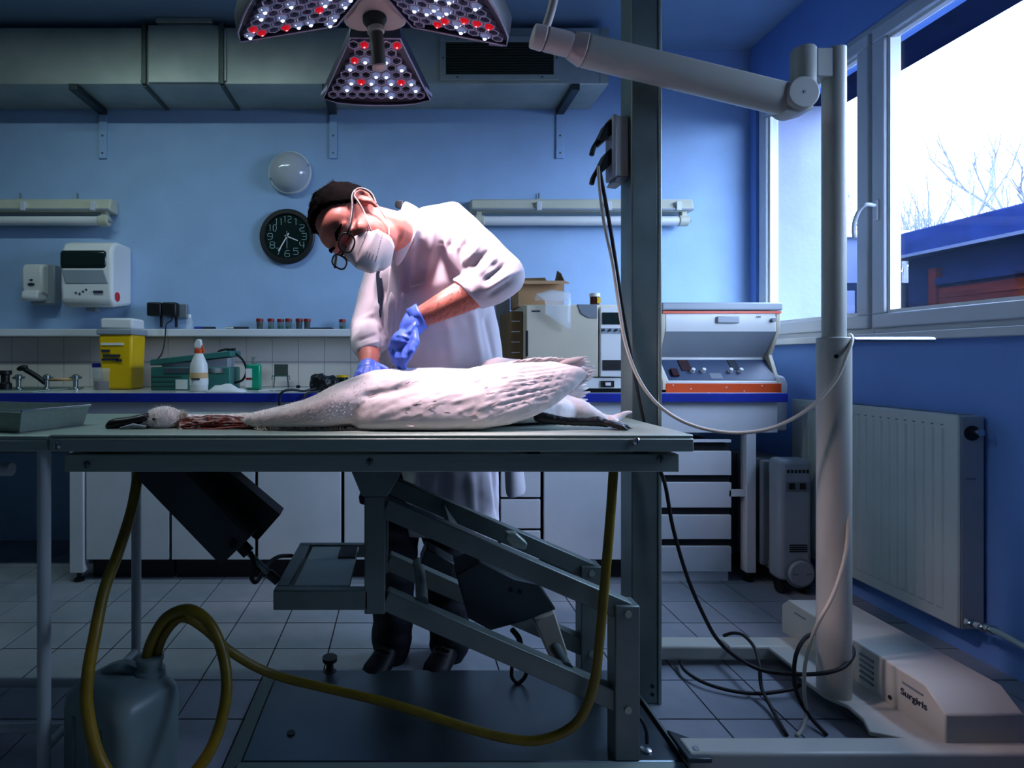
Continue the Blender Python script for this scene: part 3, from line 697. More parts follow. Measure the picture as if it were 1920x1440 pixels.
# green bottle
y = 2.9; x = XX(476, y); t = thing('green_bottle', 'flat green bottle with a clear cap and white label', 'bottle', (x, y, CT))
h = ZZ(682, y) - CT
MB().box(x - .038, x + .038, y - .022, y + .022, CT, CT + h).build('body', 'green_liquid', t, bevel=0.012, seg=3)
MB().lathe([(.017, h - .004), (.014, h + .008), (.012, h + .012), (.012, h + .034), (.008, h + .036)], (x, y, CT), n=14).build('cap', 'jar_clear', t, smooth='auto')
MB().box(x - .036, x - .004, y - .0235, y - .0215, CT + .012, CT + h - .025).build('label', 'paper', t)
MB().box(x - .036, x - .004, y - .0245, y - .0225, CT + .052, CT + .063).build('label_stripe', 'red_dark', t)
# small folding holder leaning at the splashback
y = 3.12; x0, x1 = XX(514, y), XX(540, y); t = thing('wire_holder', 'small folded green wire holder leaning on the tiled splashback', 'holder', ((x0+x1)/2, y, CT))
MB().box(x0, x1, y, y + .006, ZZ(706, y), ZZ(683, y)).build('plate', 'galv_dark', t, bevel=0.002)
MB().tube([W(510, 712, y), W(510, 705, y), W(543, 705, y), W(543, 712, y)], .003, 6).build('wire', 'green_box', t)
MB().tube([W(539, 705, y), W(541, 728, y), ], .004, 6).build('leg', 'galv_dark', t); MB().tube([W(515, 705, y), W(513, 728, y)], .003, 6).build('leg', 'galv_dark', t)
# black camera bag lump with strap
c = W(603, 719, 2.72); mb = MB()
mb.ell(c, (.062, 0, 0), (0, .05, 0), (0, 0, .045)).ell(c + Vector((.045, .01, .0)), (.04, 0, 0), (0, .04, 0), (0, 0, .038)).ell(c + Vector((-.01, -.01, .02)), (.045, 0, 0), (0, .04, 0), (0, 0, .03)).box(c.x - .05, c.x + .06, c.y - .04, c.y + .04, CT + .002, CT + .03)
me = remesh(mb, .005, 3); co, no = vget(me)
d = np.array([noise.noise(Vector(p) * 42) for p in co]) * .008; vset(me, co + no * d[:, None])
t = thing('camera_bag', 'black crumpled plastic-wrapped camera with dangling strap on the worktop', 'bag', (c.x, c.y, CT))
link('bag_body', shift(me, OFF[t.name]), 'black', t, smooth=True)
MATS['black']
MB().tube(spl([W(592, 728, 2.66), W(570, 733, 2.62), W(550, 731, 2.58), W(533, 733, 2.555), W(525, 742, 2.55), W(524, 760, 2.55)], 6), .006, 6).build('strap', 'black_rubber', t, smooth=True)
MB().tube(spl([W(600, 733, 2.62), W(578, 737, 2.57), W(570, 745, 2.553), W(569, 752, 2.552)], 6), .006, 6).build('strap', 'black_rubber', t, smooth=True)
o = MB().ell(W(559, 725, 2.75), (.012, 0, 0), (0, .012, 0), (0, 0, .008), 10, 6).build('lens_cap', 'black', smooth=True); tag(o, 'small black cap on the white paper strip', 'cap')

# ------------------------------------------------------------------ autoclave, box, bag, jar
y0 = 2.62; x0, x1 = XX(985, y0), XX(1205, y0); zt = ZZ(570, y0)
t = thing('autoclave', 'beige bench autoclave with display column, behind the swan', 'machine', ((x0+x1)/2, y0, CT))
MB().box(x0, x1, y0 + .03, y0 + .45, CT + .02, zt).build('casing', 'beige', t, bevel=0.006)
xd = XX(1122, y0)
MB().box(x0 + .004, xd, y0, y0 + .03, CT + .075, zt - .004).build('door', 'beige', t, bevel=0.005)
MB().prism([(xd - .10, y0 - .004, zt - .002), (xd - .006, y0 - .004, zt - .002), (xd - .006, y0 - .004, zt - .068), (xd - .05, y0 - .004, zt - .066), (xd - .085, y0 - .004, zt - .045)], (0, .01, 0)).build('door_grip', 'grey_panel', t, bevel=0.002)
MB().box(xd + .008, x1, y0 - .002, y0 + .03, CT + .075, zt - .012).build('control_column', 'white_gloss', t, bevel=0.004)
MB().box(xd + .018, x1 - .02, y0 - .006, y0, ZZ(608, y0), ZZ(586, y0)).build('display', 'screen', t)
MB().box(xd + .012, x1 - .02, y0 - .005, y0, ZZ(625, y0), ZZ(615, y0)).build('button_strip', 'grey_mid', t)
for k in range(4): MB().cyl((xd + .022 + k*.03, y0 - .012, ZZ(619, y0)), (xd + .022 + k*.03, y0 - .004, ZZ(619, y0)), .006, n=10).build('button', 'ink', t)
MB().box(xd + .02, x1 - .03, y0 - .006, y0, ZZ(694, y0), ZZ(675, y0)).build('printer_slot', 'black', t)
MB().box(x0, x1, y0 + .01, y0 + .03, CT + .02, CT + .07).build('lower_panel', 'white_gloss', t, bevel=0.003)
s = MB().box(XX(1128, y0), XX(1152, y0), y0 + .002, y0 + .012, ZZ(726, y0), ZZ(714, y0)).build('switch_frame', 'black', t)
MB().box(XX(1135, y0), XX(1145, y0), y0 - .004, y0 + .004, ZZ(723, y0), ZZ(717, y0)).build('switch', 'white_gloss', s)
MB().box(x0 + .02, x1 - .02, y0 + .04, y0 + .42, CT, CT + .02).build('base', 'black', t)
MB().box(x0 + .0035, x0 + .012, y0 - .004, y0 + .01, ZZ(668, y0), ZZ(620, y0)).build('hinge', 'black', t)
MB().box(x0 + .03, x0 + .07, y0 - .002, y0 + .004, ZZ(585, y0), ZZ(582, y0)).build('badge', 'ink', t)
em = MB().prism([(x0 + .03 + .04*math.cos(R(a)), y0 - .002, ZZ(682, y0) + .03*math.sin(R(a))) for a in range(180, -1, -20)], (0, .004, 0)).build('emblem', 'grey_mid', t)
o = MB().box(XX(956, y0 + .05), x0 - .004, y0 + .05, y0 + .42, CT, zt - .03).build('paper_folders', 'card_in'); tag(o, 'upright stack of dark document folders squeezed left of the autoclave', 'folders')
for k in range(5): MB().box(XX(956, y0 + .05) + .008, x0 - .016, y0 + .0485, y0 + .051, zt - .08 - k*.05, zt - .076 - k*.05).build('spine_line', 'paper', o, off=Vector())
o = MB().box(XX(928, 2.95), XX(955, 2.95), 2.93, 3.1, CT, ZZ(560, 2.95)).build('grey_cabinet_box', 'grey_mid', bevel=0.004); tag(o, 'tall narrow grey metal box behind the coat and folders', 'box')
MB().box(XX(938, 2.93), XX(953, 2.93), 2.925, 2.932, ZZ(600, 2.93), ZZ(596, 2.93)).build('box_slot', 'black', o, off=Vector())
y0 = 2.75; x0, x1 = XX(972, y0), XX(1058, y0); z0 = zt; z1 = ZZ(528, y0)
t = thing('cardboard_box', 'open brown cardboard box on top of the autoclave', 'box', ((x0+x1)/2, y0, z0))
m = MB(); th = .004
m.box(x0, x1, y0, y0 + th, z0, z1).box(x0, x1, y0 + .2, y0 + .2 + th, z0, z1).box(x0, x0 + th, y0 + th, y0 + .2, z0, z1).box(x1 - th, x1, y0 + th, y0 + .2, z0, z1).box(x0 + th, x1 - th, y0 + th, y0 + .2, z0, z0 + th)
m.build('carton', 'card', t)
MB().prism([(x0 - .01, y0 - .01, z1), (x1, y0 - .01, z1), (x1 + .01, y0 - .055, z1 - .018), (x0 + .02, y0 - .055, z1 - .02)], (0, .002, .004)).build('front_flap', 'card', t)
MB().prism([(x0, y0 + .2, z1), (x1 - .02, y0 + .2, z1), (x1 - .03, y0 + .25, z1 + .055), (x0, y0 + .25, z1 + .05)], (0, .003, .002)).build('back_flap', 'card_in', t)
MB().prism([(x1, y0, z1), (x1, y0 + .2, z1), (x1 + .02, y0 + .2, z1 + .085), (x1 - .01, y0 + .03, z1 + .045)], (.003, 0, .001)).build('side_flap', 'card_in', t)
c = Vector((XX(1040, 2.63), 2.63, zt))
rows = []
for i in range(9):
    row = []
    for j in range(7):
        u, v = i/8, j/6*2-1; n = noise.noise(Vector((u*3, v*3, 5))) * .012
        if u < .5: p = Vector((c.x - .0 + v*.08, c.y + .05 - .07*u*2 + .01, zt + .012 + .045*math.sin(u*2*math.pi)*(1 - .3*v*v) + n + .012))
        else: p = Vector((c.x + v*.06 + .005, c.y - .035 - .004*(u > .5) + n*.3, zt + .012 - (u - .5)*2*(.10 + .04*v)))
        row.append(p)
    rows.append(row)
o = MB().grid(rows).build('plastic_bag', 'clear_plastic', smooth=True, solid=.0008); tag(o, 'clear plastic bag draped over the top of autoclave door', 'bag')
x = XX(1115, 2.68); t = thing('urine_jar', 'small amber jar with white lid on the autoclave', 'jar', (x, 2.68, zt))
MB().lathe([(.020, 0), (.022, .004), (.022, .04)], (x, 2.68, zt), n=18).build('body', 'amber', t, smooth='auto')
MB().lathe([(.025, .04), (.025, .055), (.023, .057)], (x, 2.68, zt), n=18).build('lid', 'white_gloss', t, smooth='auto')
MB().box(x + .004, x + .02, 2.655, 2.66, zt + .008, zt + .034).build('label', 'yellow_bin', t)

# ------------------------------------------------------------------ centrifuge
yf = 2.66; x0, x1 = XX(1242, yf), XX(1466, yf); zb = CT + .012
def cz(py): return ZZ(py, yf)
t = thing('centrifuge', 'cream bench centrifuge with orange stripe and control knobs', 'machine', ((x0+x1)/2, yf, CT))
prof = [(3.12, zb), (yf, zb), (yf, cz(716)), (yf + .10, cz(673)), (yf + .10, cz(668)), (yf + .01, cz(620)), (yf + .012, cz(586)), (3.12, cz(586))]
MB().prism([(x0 + .02, a, b) for a, b in prof], (x1 - x0 - .04, 0, 0)).build('body', 'white_gloss', t, bevel=0.004)
for xa in (x0, x1 - .02): MB().prism([(xa, 3.12, zb), (xa, yf - .002, zb), (xa, yf - .002, cz(716)), (xa, yf + .03, cz(700)), (xa, yf + .07, cz(665)), (xa, yf + .012, cz(622)), (xa, yf + .01, cz(586)), (xa, 3.12, cz(586))], (.02, 0, 0)).build('cheek', 'beige', t, bevel=0.003)
pr_ = [Vector((0, yf + .10, cz(668))), Vector((0, yf + .01, cz(620)))]
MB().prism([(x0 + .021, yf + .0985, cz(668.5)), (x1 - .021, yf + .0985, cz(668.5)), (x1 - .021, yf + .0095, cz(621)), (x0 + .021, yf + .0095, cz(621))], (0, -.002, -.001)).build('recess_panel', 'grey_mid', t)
MB().box(x0 - .004, x1 + .004, yf - .005, 3.13, cz(582), cz(567)).build('lid', 'grey_mid', t, bevel=0.008, seg=3)
MB().box(x0 + .005, x1, yf + .003, yf + .013, cz(587.5), cz(583)).build('red_trim', 'orange', t)
MB().box(x0 + .015, x1 - .004, yf - .004, yf + .001, cz(742), cz(719)).build('orange_band', 'orange', t, bevel=0.004)
n = Vector((0, -(cz(673) - cz(716)), -.10)).normalized() * -1
a = Vector((0, yf, cz(716))); b = Vector((0, yf + .10, cz(673))); dn = Vector((0, -(b.z - a.z), (b.y - a.y))).normalized()
def panel(u0, u1, v0, v1, th=.003, off=0):
    P = lambda u, v: Vector((x0 + (x1 - x0)*u, 0, 0)) + a.lerp(b, v) + dn * off
    return MB().prism([P(u0, v0), P(u1, v0), P(u1, v1), P(u0, v1)], dn * th)
panel(.06, .985, .06, .95).build('control_panel', 'panel_blue', t)
panel(.20, .29, .45, .92, .003, .003).build('display', 'display_red', t); panel(.63, .70, .5, .92, .003, .003).build('display', 'ink', t)
panel(.10, .155, .2, .5, .012, .003).build('rocker_switch', 'display_red', t)
panel(.42, .52, .12, .35, .001, .003).build('legend', 'grey_panel', t)
for u in (.285, .375, .605, .69):
    q = Vector((x0 + (x1 - x0)*u, 0, 0)) + a.lerp(b, .42)
    MB().cyl(q, q + dn * .024, .011, .009, n=16).build('knob', 'white_gloss', t, bevel=0.002)
MB().box(XX(1345, yf), XX(1387, yf), yf - .001, yf + .013, cz(606), cz(593)).build('lid_latch', 'grey_mid', t, bevel=0.005)
MB().cyl((XX(1451, yf), yf - .004, cz(600)), (XX(1451, yf), yf + .02, cz(600)), .010, n=14).build('lock', 'grey_panel', t)
text('model_number', '1288', .012, (XX(1424, yf), yf + .008, cz(594)), (R(90), 0, 0), 'ink', t)
MB().box(x0 + .005, x1 - .005, yf + .01, 3.1, CT, zb).build('base', 'black', t)
for k in range(6): MB().ell((x0 + .05 + k*.085, yf - .004, cz(722 + (k*7) % 17)), (.004, 0, 0), (0, .0015, 0), (0, 0, .003), 6, 4).build('paint_chip', 'paper', t)
xr = XX(1478, CF) + .004
o = MB().prism([(xr, 2.66, .70), (xr + .055, 2.66, .70), (xr + .06, 2.66, CT + .04), (xr + .045, 2.66, CT + .075), (xr + .012, 2.66, CT + .085), (xr, 2.66, CT + .07)], (0, .25, 0)).build('end_cover', 'white_lam', bevel=0.012, seg=3); tag(o, 'pale rounded plastic cover hanging at the right end of the worktop', 'cover')
# ================================================================== examination table with scissor lift
TT, TF, TB = 0.865, 1.30, 1.875
TX0, TX1 = -0.828, 0.682
t = T = thing('examination_table', 'stainless steel lifting examination table with slanted scissor arms carrying the swan', 'table', (0.15, 1.6, 0))
MB().box(TX0, TX1, TF, TB, TT - .008, TT).build('table_top', 'steel', t, bevel=0.003)
MB().box(TX0, TX1, TF - .002, TF + .03, TT - .040, TT - .0085).build('front_rail', 'steel', t, bevel=0.003)
MB().box(TX0, TX1, TB - .03, TB, TT - .040, TT - .0085).build('back_rail', 'steel', t, bevel=0.003)
for x in (TX0, TX1 - .03): MB().box(x, x + .03, TF + .03, TB - .03, TT - .040, TT - .0085).build('side_rail', 'steel', t, bevel=0.003)
SX0, SX1 = XX(120, 1.32), XX(1274, 1.32)
MB().box(SX0, SX1, 1.32, 1.36, .773, .816).build('lower_rail', 'steel', t, bevel=0.003)
MB().box(SX0, SX1, 1.80, 1.84, .773, .816).build('lower_rail', 'steel', t, bevel=0.003)
for x in (SX0 + .02, 0.0, SX1 - .06): MB().box(x, x + .04, 1.36, 1.80, .773, .816).build('cross_member', 'steel_dark', t)
for x in (SX0 + .06, 0.3, SX1 - .1): MB().box(x, x + .03, 1.33, 1.83, .815, TT - .039).build('spacer', 'dark_steel', t)
for (px, py, y) in ((108, 835, TF - .002), (1193, 827, TF - .002), (163, 871, 1.32), (693, 866, 1.32), (1237, 860, 1.32)):
    q = W(px, py, y)
    s = MB().lathe([(.0088, 0), (.0088, .002), (.006, .005), (.001, .006)], q, (0, -1, 0), 14).build('screw', 'steel_dark' if y > 1.31 else 'steel_bright', t, smooth='auto')
    MB().box(q.x - .001, q.x + .001, y - .0065, y - .004, q.z - .008, q.z + .008).build('slot', 'black', s)
# posts and arms
def post(px0, px1, py0, py1, y, th, name, m='steel_dark'):
    MB().box(XX(px0, y), XX(px1, y), y, y + th, ZZ(py1, y), ZZ(py0, y)).build(name, m, t, bevel=0.003)
for y, dx in ((1.395, 0), (1.66, 0)):
    x0, x1 = XX(683, 1.395), XX(722, 1.395)
    MB().box(x0, x1, y, y + .045, .40, .697).build('upper_post', 'steel_dark', t, bevel=0.003)
    MB().prism([(XX(655, 1.395), y - .004, .773), (XX(760, 1.395), y - .004, .773), (x1 + .006, y - .004, .697), (x0 - .006, y - .004, .697)], (0, .053, 0)).build('gusset', 'steel_dark', t, bevel=0.003)
    def arm(a, b, name='scissor_arm', hw=.0255, wy=.02, yy=y):
        MB().bar(Vector((a[0], yy + .022, a[1])), Vector((b[0], yy + .022, b[1])), wy, hw, up=(0, 1, 0)).build(name, 'steel_dark', t, bevel=0.003)
    arm((-.045, .666), (.57, .402)); arm((-.045, .433), (.57, .165))
    MB().box(.532, .594, y - .008, y + .05, .036, .424).build('lower_post', 'steel_dark', t, bevel=0.003)
    for z in (.41, .17): MB().cyl((.563, y - .008, z - .005), (.563, y - .012, z - .005), .009, n=14).build('pivot', 'steel', t)
MB().bar((.14, 1.42, .575), (.14, 1.70, .575), .035, .006, up=(.55, 0, -.8)).build('cross_plate', 'steel', t)
MB().tube([(.05, 1.42, .42), (.05, 1.70, .42)], .016, 12).build('cross_tube', 'steel_dark', t, smooth='auto')
MB().tube([(.42, 1.42, .25), (.42, 1.70, .25)], .016, 12).build('cross_tube', 'steel_dark', t, smooth='auto')
def poly(pts, y, th, name, m, bev=.004):
    return MB().prism([W(px, py, y) for px, py in pts], (0, th, 0)).build(name, m, t, bevel=bev)
poly([(855, 1078), (900, 1053), (965, 1086), (1012, 1095), (1043, 1143), (985, 1165), (920, 1183), (878, 1160)], 1.50, .12, 'motor_housing', 'dark_steel')
poly([(800, 1028), (853, 1058), (845, 1080), (788, 1057)], 1.50, .07, 'actuator_head', 'dark_steel')
poly([(1002, 1165), (1040, 1148), (1066, 1228), (1058, 1245), (1032, 1236)], 1.52, .06, 'gear_motor', 'cream')
poly([(950, 1000), (968, 1000), (990, 1020), (985, 1032), (962, 1028), (948, 1012)], 1.55, .03, 'clevis', 'steel')
for q in ((958, 1107), (975, 1110)): MB().cyl(W(q[0], q[1], 1.499), W(q[0], q[1], 1.494), .005, n=10).build('bolt', 'black', t)
MB().tube(spl([W(960, 1180, 1.55), W(972, 1195, 1.55), W(976, 1210, 1.55)], 4), .008, 8).build('cable_gland', 'black_rubber', t, smooth=True)
# foot tray on the left of the post
fx0, fx1 = XX(512, 1.395), XX(690, 1.395)
m = MB().box(fx0, fx1, 1.395, 1.425, .41, .460).box(fx0, fx0 + .035, 1.425, 1.74, .42, .460).box(fx0, fx1, 1.74, 1.765, .42, .460)
m.build('tray_frame', 'steel_dark', t, bevel=0.003)
MB().box(fx0 + .045, fx0 + .19, 1.43, 1.73, .452, .458).build('tray_plate', 'steel', t, bevel=0.002)
MB().box(fx0 + .135, fx0 + .185, 1.63, 1.72, .458, .461).build('rubber_pad', 'black_rubber', t)
poly([(672, 930), (684, 928), (684, 948), (674, 945)], 1.5, .05, 'stop_block', 'black')
# base plate
MB().box(-.405, .70, 1.385, 1.80, .0, .036).build('base_plate', 'steel_base', t, bevel=0.006)
MB().prism([(-.405, 1.385, .036), (-.405, 1.80, .036), (-.455, 1.82, .001), (-.455, 1.365, .001)], (0, 0, -.0009)).build('ramp', 'steel', t)
MB().prism([(-.455, 1.335, .001), (.72, 1.335, .001), (.70, 1.384, .036), (-.405, 1.384, .036)], (0, .0, -.0009)).build('ramp', 'steel', t)
MB().prism([(.701, 1.385, .04), (.701, 1.74, .04), (.735, 1.74, .002), (.735, 1.36, .002)], (0, 0, .006)).build('side_flange', 'steel_dark', t)
MB().prism([(.70, 1.36, .05), (.76, 1.36, .05), (.755, 1.43, .05), (.70, 1.47, .05)], (0, 0, .012)).build('foot_plate', 'dark_steel', t, bevel=0.003)
MB().cyl((.735, 1.39, .062), (.735, 1.39, .068), .008, n=10).build('bolt', 'steel_bright', t)
q = Vector((-.235, 1.79, .036)); MB().lathe([(.022, 0), (.012, .004), (.012, .03), (.024, .034), (.024, .046)], q, n=16).build('lock_knob', 'black', t, smooth='auto')
MB().lathe([(.011, 0), (.011, .004)], W(536, 1378, 1.45) * 0 + Vector((-.30, 1.49, .036)), n=12).build('bolt', 'black', t)
MB().tube(spl([W(1190, 1335, 1.46), W(1203, 1350, 1.44), W(1212, 1372, 1.43), W(1213, 1395, 1.42)], 5), .0045, 7).build('earth_cable', 'black_rubber', t, smooth=True)
MB().lathe([(.014, 0), (.014, .005), (.006, .008)], (.625, 1.425, .036), n=14).build('terminal', 'steel_bright', t, smooth='auto')
MB().tube(spl([W(960, 1250, 1.72), W(960, 1270, 1.72), W(972, 1280, 1.72), W(985, 1268, 1.72), W(988, 1250, 1.72)], 5), .006, 7).build('cable_loop', 'black_rubber', t, smooth=True)
# slanted channel with actuator under the left half
a, b = W(298, 862, 1.52), W(452, 1022, 1.52); d = (b - a).normalized(); sx = Vector((d.z, 0, -d.x)) * -1
MB().bar(a, b, .055, .052, up=(0, 1, 0)).build('actuator_channel', 'dark_steel', t, bevel=0.002)
MB().bar(a + Vector((.03, .07, .02)), b + Vector((.06, .09, .03)), .03, .05, up=(0, 1, 0)).build('channel_back', 'black', t)
MB().cyl(W(437, 1020, 1.464), W(437, 1020, 1.455), .011, n=14).build('pivot_bolt', 'black', t)
MB().cyl(b, b + d * .03, .018, n=14).build('rod_gland', 'black', t)
MB().cyl(b + d * .02, W(505, 1076, 1.52), .008, n=12).build('piston_rod', 'steel', t)
MB().cyl(W(503, 1074, 1.52), W(522, 1090, 1.52), .013, n=10).build('rod_end', 'dark_steel', t)
for q in ([W(470, 1035, 1.5), W(478, 1070, 1.5), W(472, 1085, 1.5), W(482, 1090, 1.52), W(500, 1060, 1.6), W(522, 1044, 1.65), W(548, 1042, 1.7)],):
    MB().tube(spl(q, 6), .006, 7).build('hydraulic_hose', 'black_rubber', t, smooth=True)

# ------------------------------------------------------------------ side table at the left
t = thing('side_table', 'grey tube-framed steel side table butted against the left end of examination table', 'table', (-1.2, 1.6, 0))
MB().box(-1.75, -.832, TF, 1.84, TT - .012, TT - .003).build('table_top', 'steel', t, bevel=0.002)
MB().box(-1.75, -.832, TF - .001, TF + .03, TT - .040, TT - .0125).build('front_rail', 'steel', t, bevel=0.003)
for (x, y) in ((-.850, 1.315), (-.850, 1.77), (-1.72, 1.315), (-1.72, 1.77)):
    MB().cyl((x, y, .01), (x, y, TT - .04), .0145, n=16).build('leg', 'rad', t, smooth='auto')
    MB().lathe([(.017, 0), (.017, .02)], (x, y, 0), n=14).build('foot', 'black', t)
for x in (-.85, -1.72): MB().cyl((x, 1.315, .115), (x, 1.77, .115), .011, n=12).build('depth_rail', 'rad', t, smooth='auto')
for y in (1.395, 1.59): MB().cyl((-1.72, y, .115), (-.85, y, .115), .012, n=12).build('long_rail', 'rad', t, smooth='auto')
MB().tube([W(-60, 880, 1.33), W(22, 880, 1.33)], .016, 12).build('pull_bar', 'rad', t, smooth='auto')
# tray
t = thing('instrument_tray', 'shallow stainless steel tray on the left side table', 'tray', (-1.08, 1.45, TT - .003))
C4 = [Vector((-.925, 1.345, 0)), Vector((-.862, 1.53, 0)), Vector((-1.28, 1.66, 0)), Vector((-1.34, 1.475, 0))]
cc = sum(C4, Vector()) / 4; zb, zt = TT - .003, TT + .05
bot = [cc + (p - cc) * .93 + Vector((0, 0, zb)) for p in C4]; top = [p + Vector((0, 0, zt)) for p in C4]
inb = [cc + (p - cc) * .90 + Vector((0, 0, zb + .004)) for p in C4]; int_ = [cc + (p - cc) * .965 + Vector((0, 0, zt)) for p in C4]
MB().rings([bot, top, int_, inb]).build('tray_body', 'steel', t, bevel=0.004)
m = MB(); m.tube(top + [top[0]], .004, 6); m.build('rolled_rim', 'steel_bright', t)
MB().prism([cc + (p - cc) * .7 + Vector((0, 0, zb + .012)) for p in C4], (0, 0, .003)).build('tray_liner', 'paper', t)

# ------------------------------------------------------------------ yellow hoses and jerrycan
HA = [(262, 868, 1.50), (248, 950, 1.46), (222, 1035, 1.40), (196, 1105, 1.33), (178, 1190, 1.27), (165, 1265, 1.235), (164, 1335, 1.215), (190, 1432, 1.20), (250, 1500, 1.20), (320, 1495, 1.22), (372, 1440, 1.25), (404, 1385, 1.28), (424, 1305, 1.32), (420, 1235, 1.355), (395, 1172, 1.375), (355, 1143, 1.385), (312, 1158, 1.39), (285, 1200, 1.39), (274, 1240, 1.388), (272, 1262, 1.388)]
o = MB().tube(spl([W(*p) for p in HA], 6), .0135, 12).build('yellow_hose', 'hose_yellow', smooth=True); tag(o, 'yellow hose hanging from the table and looping into the jerrycan neck', 'hose')
HB = [(291, 1262, 1.40), (292, 1240, 1.40), (303, 1200, 1.40), (325, 1168, 1.405), (348, 1158, 1.41), (385, 1180, 1.42), (425, 1216, 1.43), (475, 1248, 1.45), (530, 1270, 1.47), (620, 1292, 1.47), (720, 1316, 1.45), (800, 1340, 1.43), (880, 1366, 1.41), (950, 1384, 1.395), (1010, 1388, 1.385), (1065, 1368, 1.375), (1095, 1335, 1.37), (1115, 1275, 1.365), (1125, 1190, 1.365), (1135, 1080, 1.368), (1145, 960, 1.37), (1150, 885, 1.372), (1152, 862, 1.372)]
o = MB().tube(spl([W(*p) for p in HB], 6), .0115, 12).build('yellow_hose', 'hose_yellow', smooth=True); tag(o, 'yellow hose lying across the steel base plate and rising to the right', 'hose')
t = thing('jerrycan', 'pale translucent plastic jerrycan with hoses in its neck', 'jerrycan', (-.69, 1.40, 0))
cx, cy, an = -.695, 1.375, R(-28)
ux = Vector((math.cos(an), math.sin(an), 0)); uy = Vector((-math.sin(an), math.cos(an), 0)); B0 = Vector((cx, cy, 0))
def rr(hw, hd, z, ox=0, rad=.035, n=5):
    out = []
    for (sx_, sy_, a0) in ((1, 1, 0), (-1, 1, 90), (-1, -1, 180), (1, -1, 270)):
        for k in range(n):
            a = R(a0 + 90 * k / (n - 1)); r_ = min(rad, hw * .95, hd * .95)
            out.append(B0 + ux * (ox + sx_ * (hw - r_) + r_ * math.cos(a)) + uy * (sy_ * (hd - r_) + r_ * math.sin(a)) + Vector((0, 0, z)))
    return out
m = MB().rings([rr(.10, .075, .0), rr(.112, .086, .008), rr(.116, .09, .03), rr(.116, .09, .20), rr(.113, .087, .225), rr(.095, .07, .248), rr(.06, .045, .262)])
m.build('body', 'jerrycan', t, smooth='auto')
nk = W(281, 1250, 1.392); nk.z = .235
MB().lathe([(.04, 0), (.036, .03), (.030, .035), (.030, .05), (.033, .052), (.033, .062), (.029, .064)], nk, n=20).build('neck', 'jerrycan', t, smooth='auto')
hh = [nk + Vector((-.03, -.005, .02)), nk + Vector((-.07, -.01, .038)), nk + Vector((-.12, -.005, .012)), nk + Vector((-.15, .0, -.03))]
MB().tube(spl(hh, 5), .013, 8).build('handle', 'jerrycan', t, smooth=True)
for k in range(3): MB().tube([B0 - uy * .089 + ux * (-.05 + k * .05) + Vector((0, 0, .04)), B0 - uy * .089 + ux * (-.05 + k * .05) + Vector((0, 0, .19))], .006, 6).build('moulded_rib', 'jerrycan', t, smooth=True)

# ------------------------------------------------------------------ steel pillar with sockets
PX0, PX1, PY0, PY1 = .692, .782, 1.675, 1.762
t = thing('steel_pillar', 'tall stainless steel service pillar from floor to ceiling beside the table', 'pillar', (.735, 1.72, 0))
MB().box(PX0, PX1 - .012, PY0, PY1, 0, CEIL).build('column', 'steel_dark', t, bevel=0.003)
MB().box(PX1 - .011, PX1, PY0 - .003, PY1, 0, CEIL).build('edge_profile', 'steel', t, bevel=0.003)
for z in (.03, .055): MB().cyl((PX1 - .028, PY0 - .003, z), (PX1 - .028, PY0 + .002, z), .005, n=10).build('screw', 'black', t)
t = thing('socket_box', 'grey twin power socket box with black plugs on the pillar side', 'socket', (.66, 1.71, 1.58))
MB().box(.640, .690, 1.69, 1.75, 1.60, 1.787).build('box', 'lamp_grey', t, bevel=0.005)
MB().box(.6395, .6535, 1.687, 1.753, 1.597, 1.790).build('front_cover', 'grey_mid', t, bevel=0.005)
MB().prism([(.652, 1.69, 1.60), (.69, 1.69, 1.60), (.672, 1.69, 1.578), (.64, 1.69, 1.582)], (0, .06, 0)).build('lower_skirt', 'grey_mid', t, bevel=0.004)
for z in (1.735, 1.645):
    MB().prism([(.639, 1.695, z + .045), (.622, 1.695, z + .03), (.600, 1.695, z - .015), (.612, 1.695, z - .03), (.639, 1.695, z - .005)], (0, .05, 0)).build('plug', 'black', t, bevel=0.004)
    MB().tube(spl([(.606, 1.72, z - .015), (.590, 1.715, z - .04), (.583, 1.712, z - .062)], 4), .008, 8).build('plug_tail', 'black_rubber', t, smooth=True)
# cables
def cable(pts, r, m, lab, name='cable'):
    o = MB().tube(spl([W(*p) for p in pts], 7), r, 8).build(name, m, smooth=True); tag(o, lab, 'cable'); return o
cable([(1122, 312, 1.70), (1124, 350, 1.69), (1133, 420, 1.675), (1148, 490, 1.66), (1160, 570, 1.65), (1172, 640, 1.645), (1195, 705, 1.64), (1230, 755, 1.63), (1280, 790, 1.62), (1340, 808, 1.61), (1400, 811, 1.60), (1460, 798, 1.59), (1520, 763, 1.58), (1565, 715, 1.575), (1586, 670, 1.575), (1597, 640, 1.59), (1594, 628, 1.62), (1586, 634, 1.66)], .0052, 'cream', 'pale cable swooping from the pillar socket to the lamp pole')
cable([(1124, 318, 1.70), (1134, 370, 1.685), (1148, 450, 1.67), (1163, 550, 1.663), (1178, 640, 1.66), (1192, 710, 1.657), (1206, 782, 1.655), (1222, 845, 1.65), (1246, 905, 1.645), (1262, 990, 1.64), (1290, 1085, 1.63), (1325, 1165, 1.64), (1350, 1205, 1.66), (1385, 1235, 1.66), (1430, 1257, 1.64), (1490, 1264, 1.60), (1545, 1262, 1.575), (1582, 1250, 1.58), (1600, 1225, 1.62), (1592, 1205, 1.68)], .0058, 'black_rubber', 'long black cable hanging down the pillar and across to the lamp pole')
cable([(1357, 1192, 1.93), (1375, 1187, 1.90), (1395, 1192, 1.86), (1415, 1215, 1.80), (1424, 1250, 1.74), (1428, 1290, 1.70), (1445, 1325, 1.64), (1475, 1378, 1.53)], .0055, 'black_rubber', 'black cable arching over the far lamp foot')
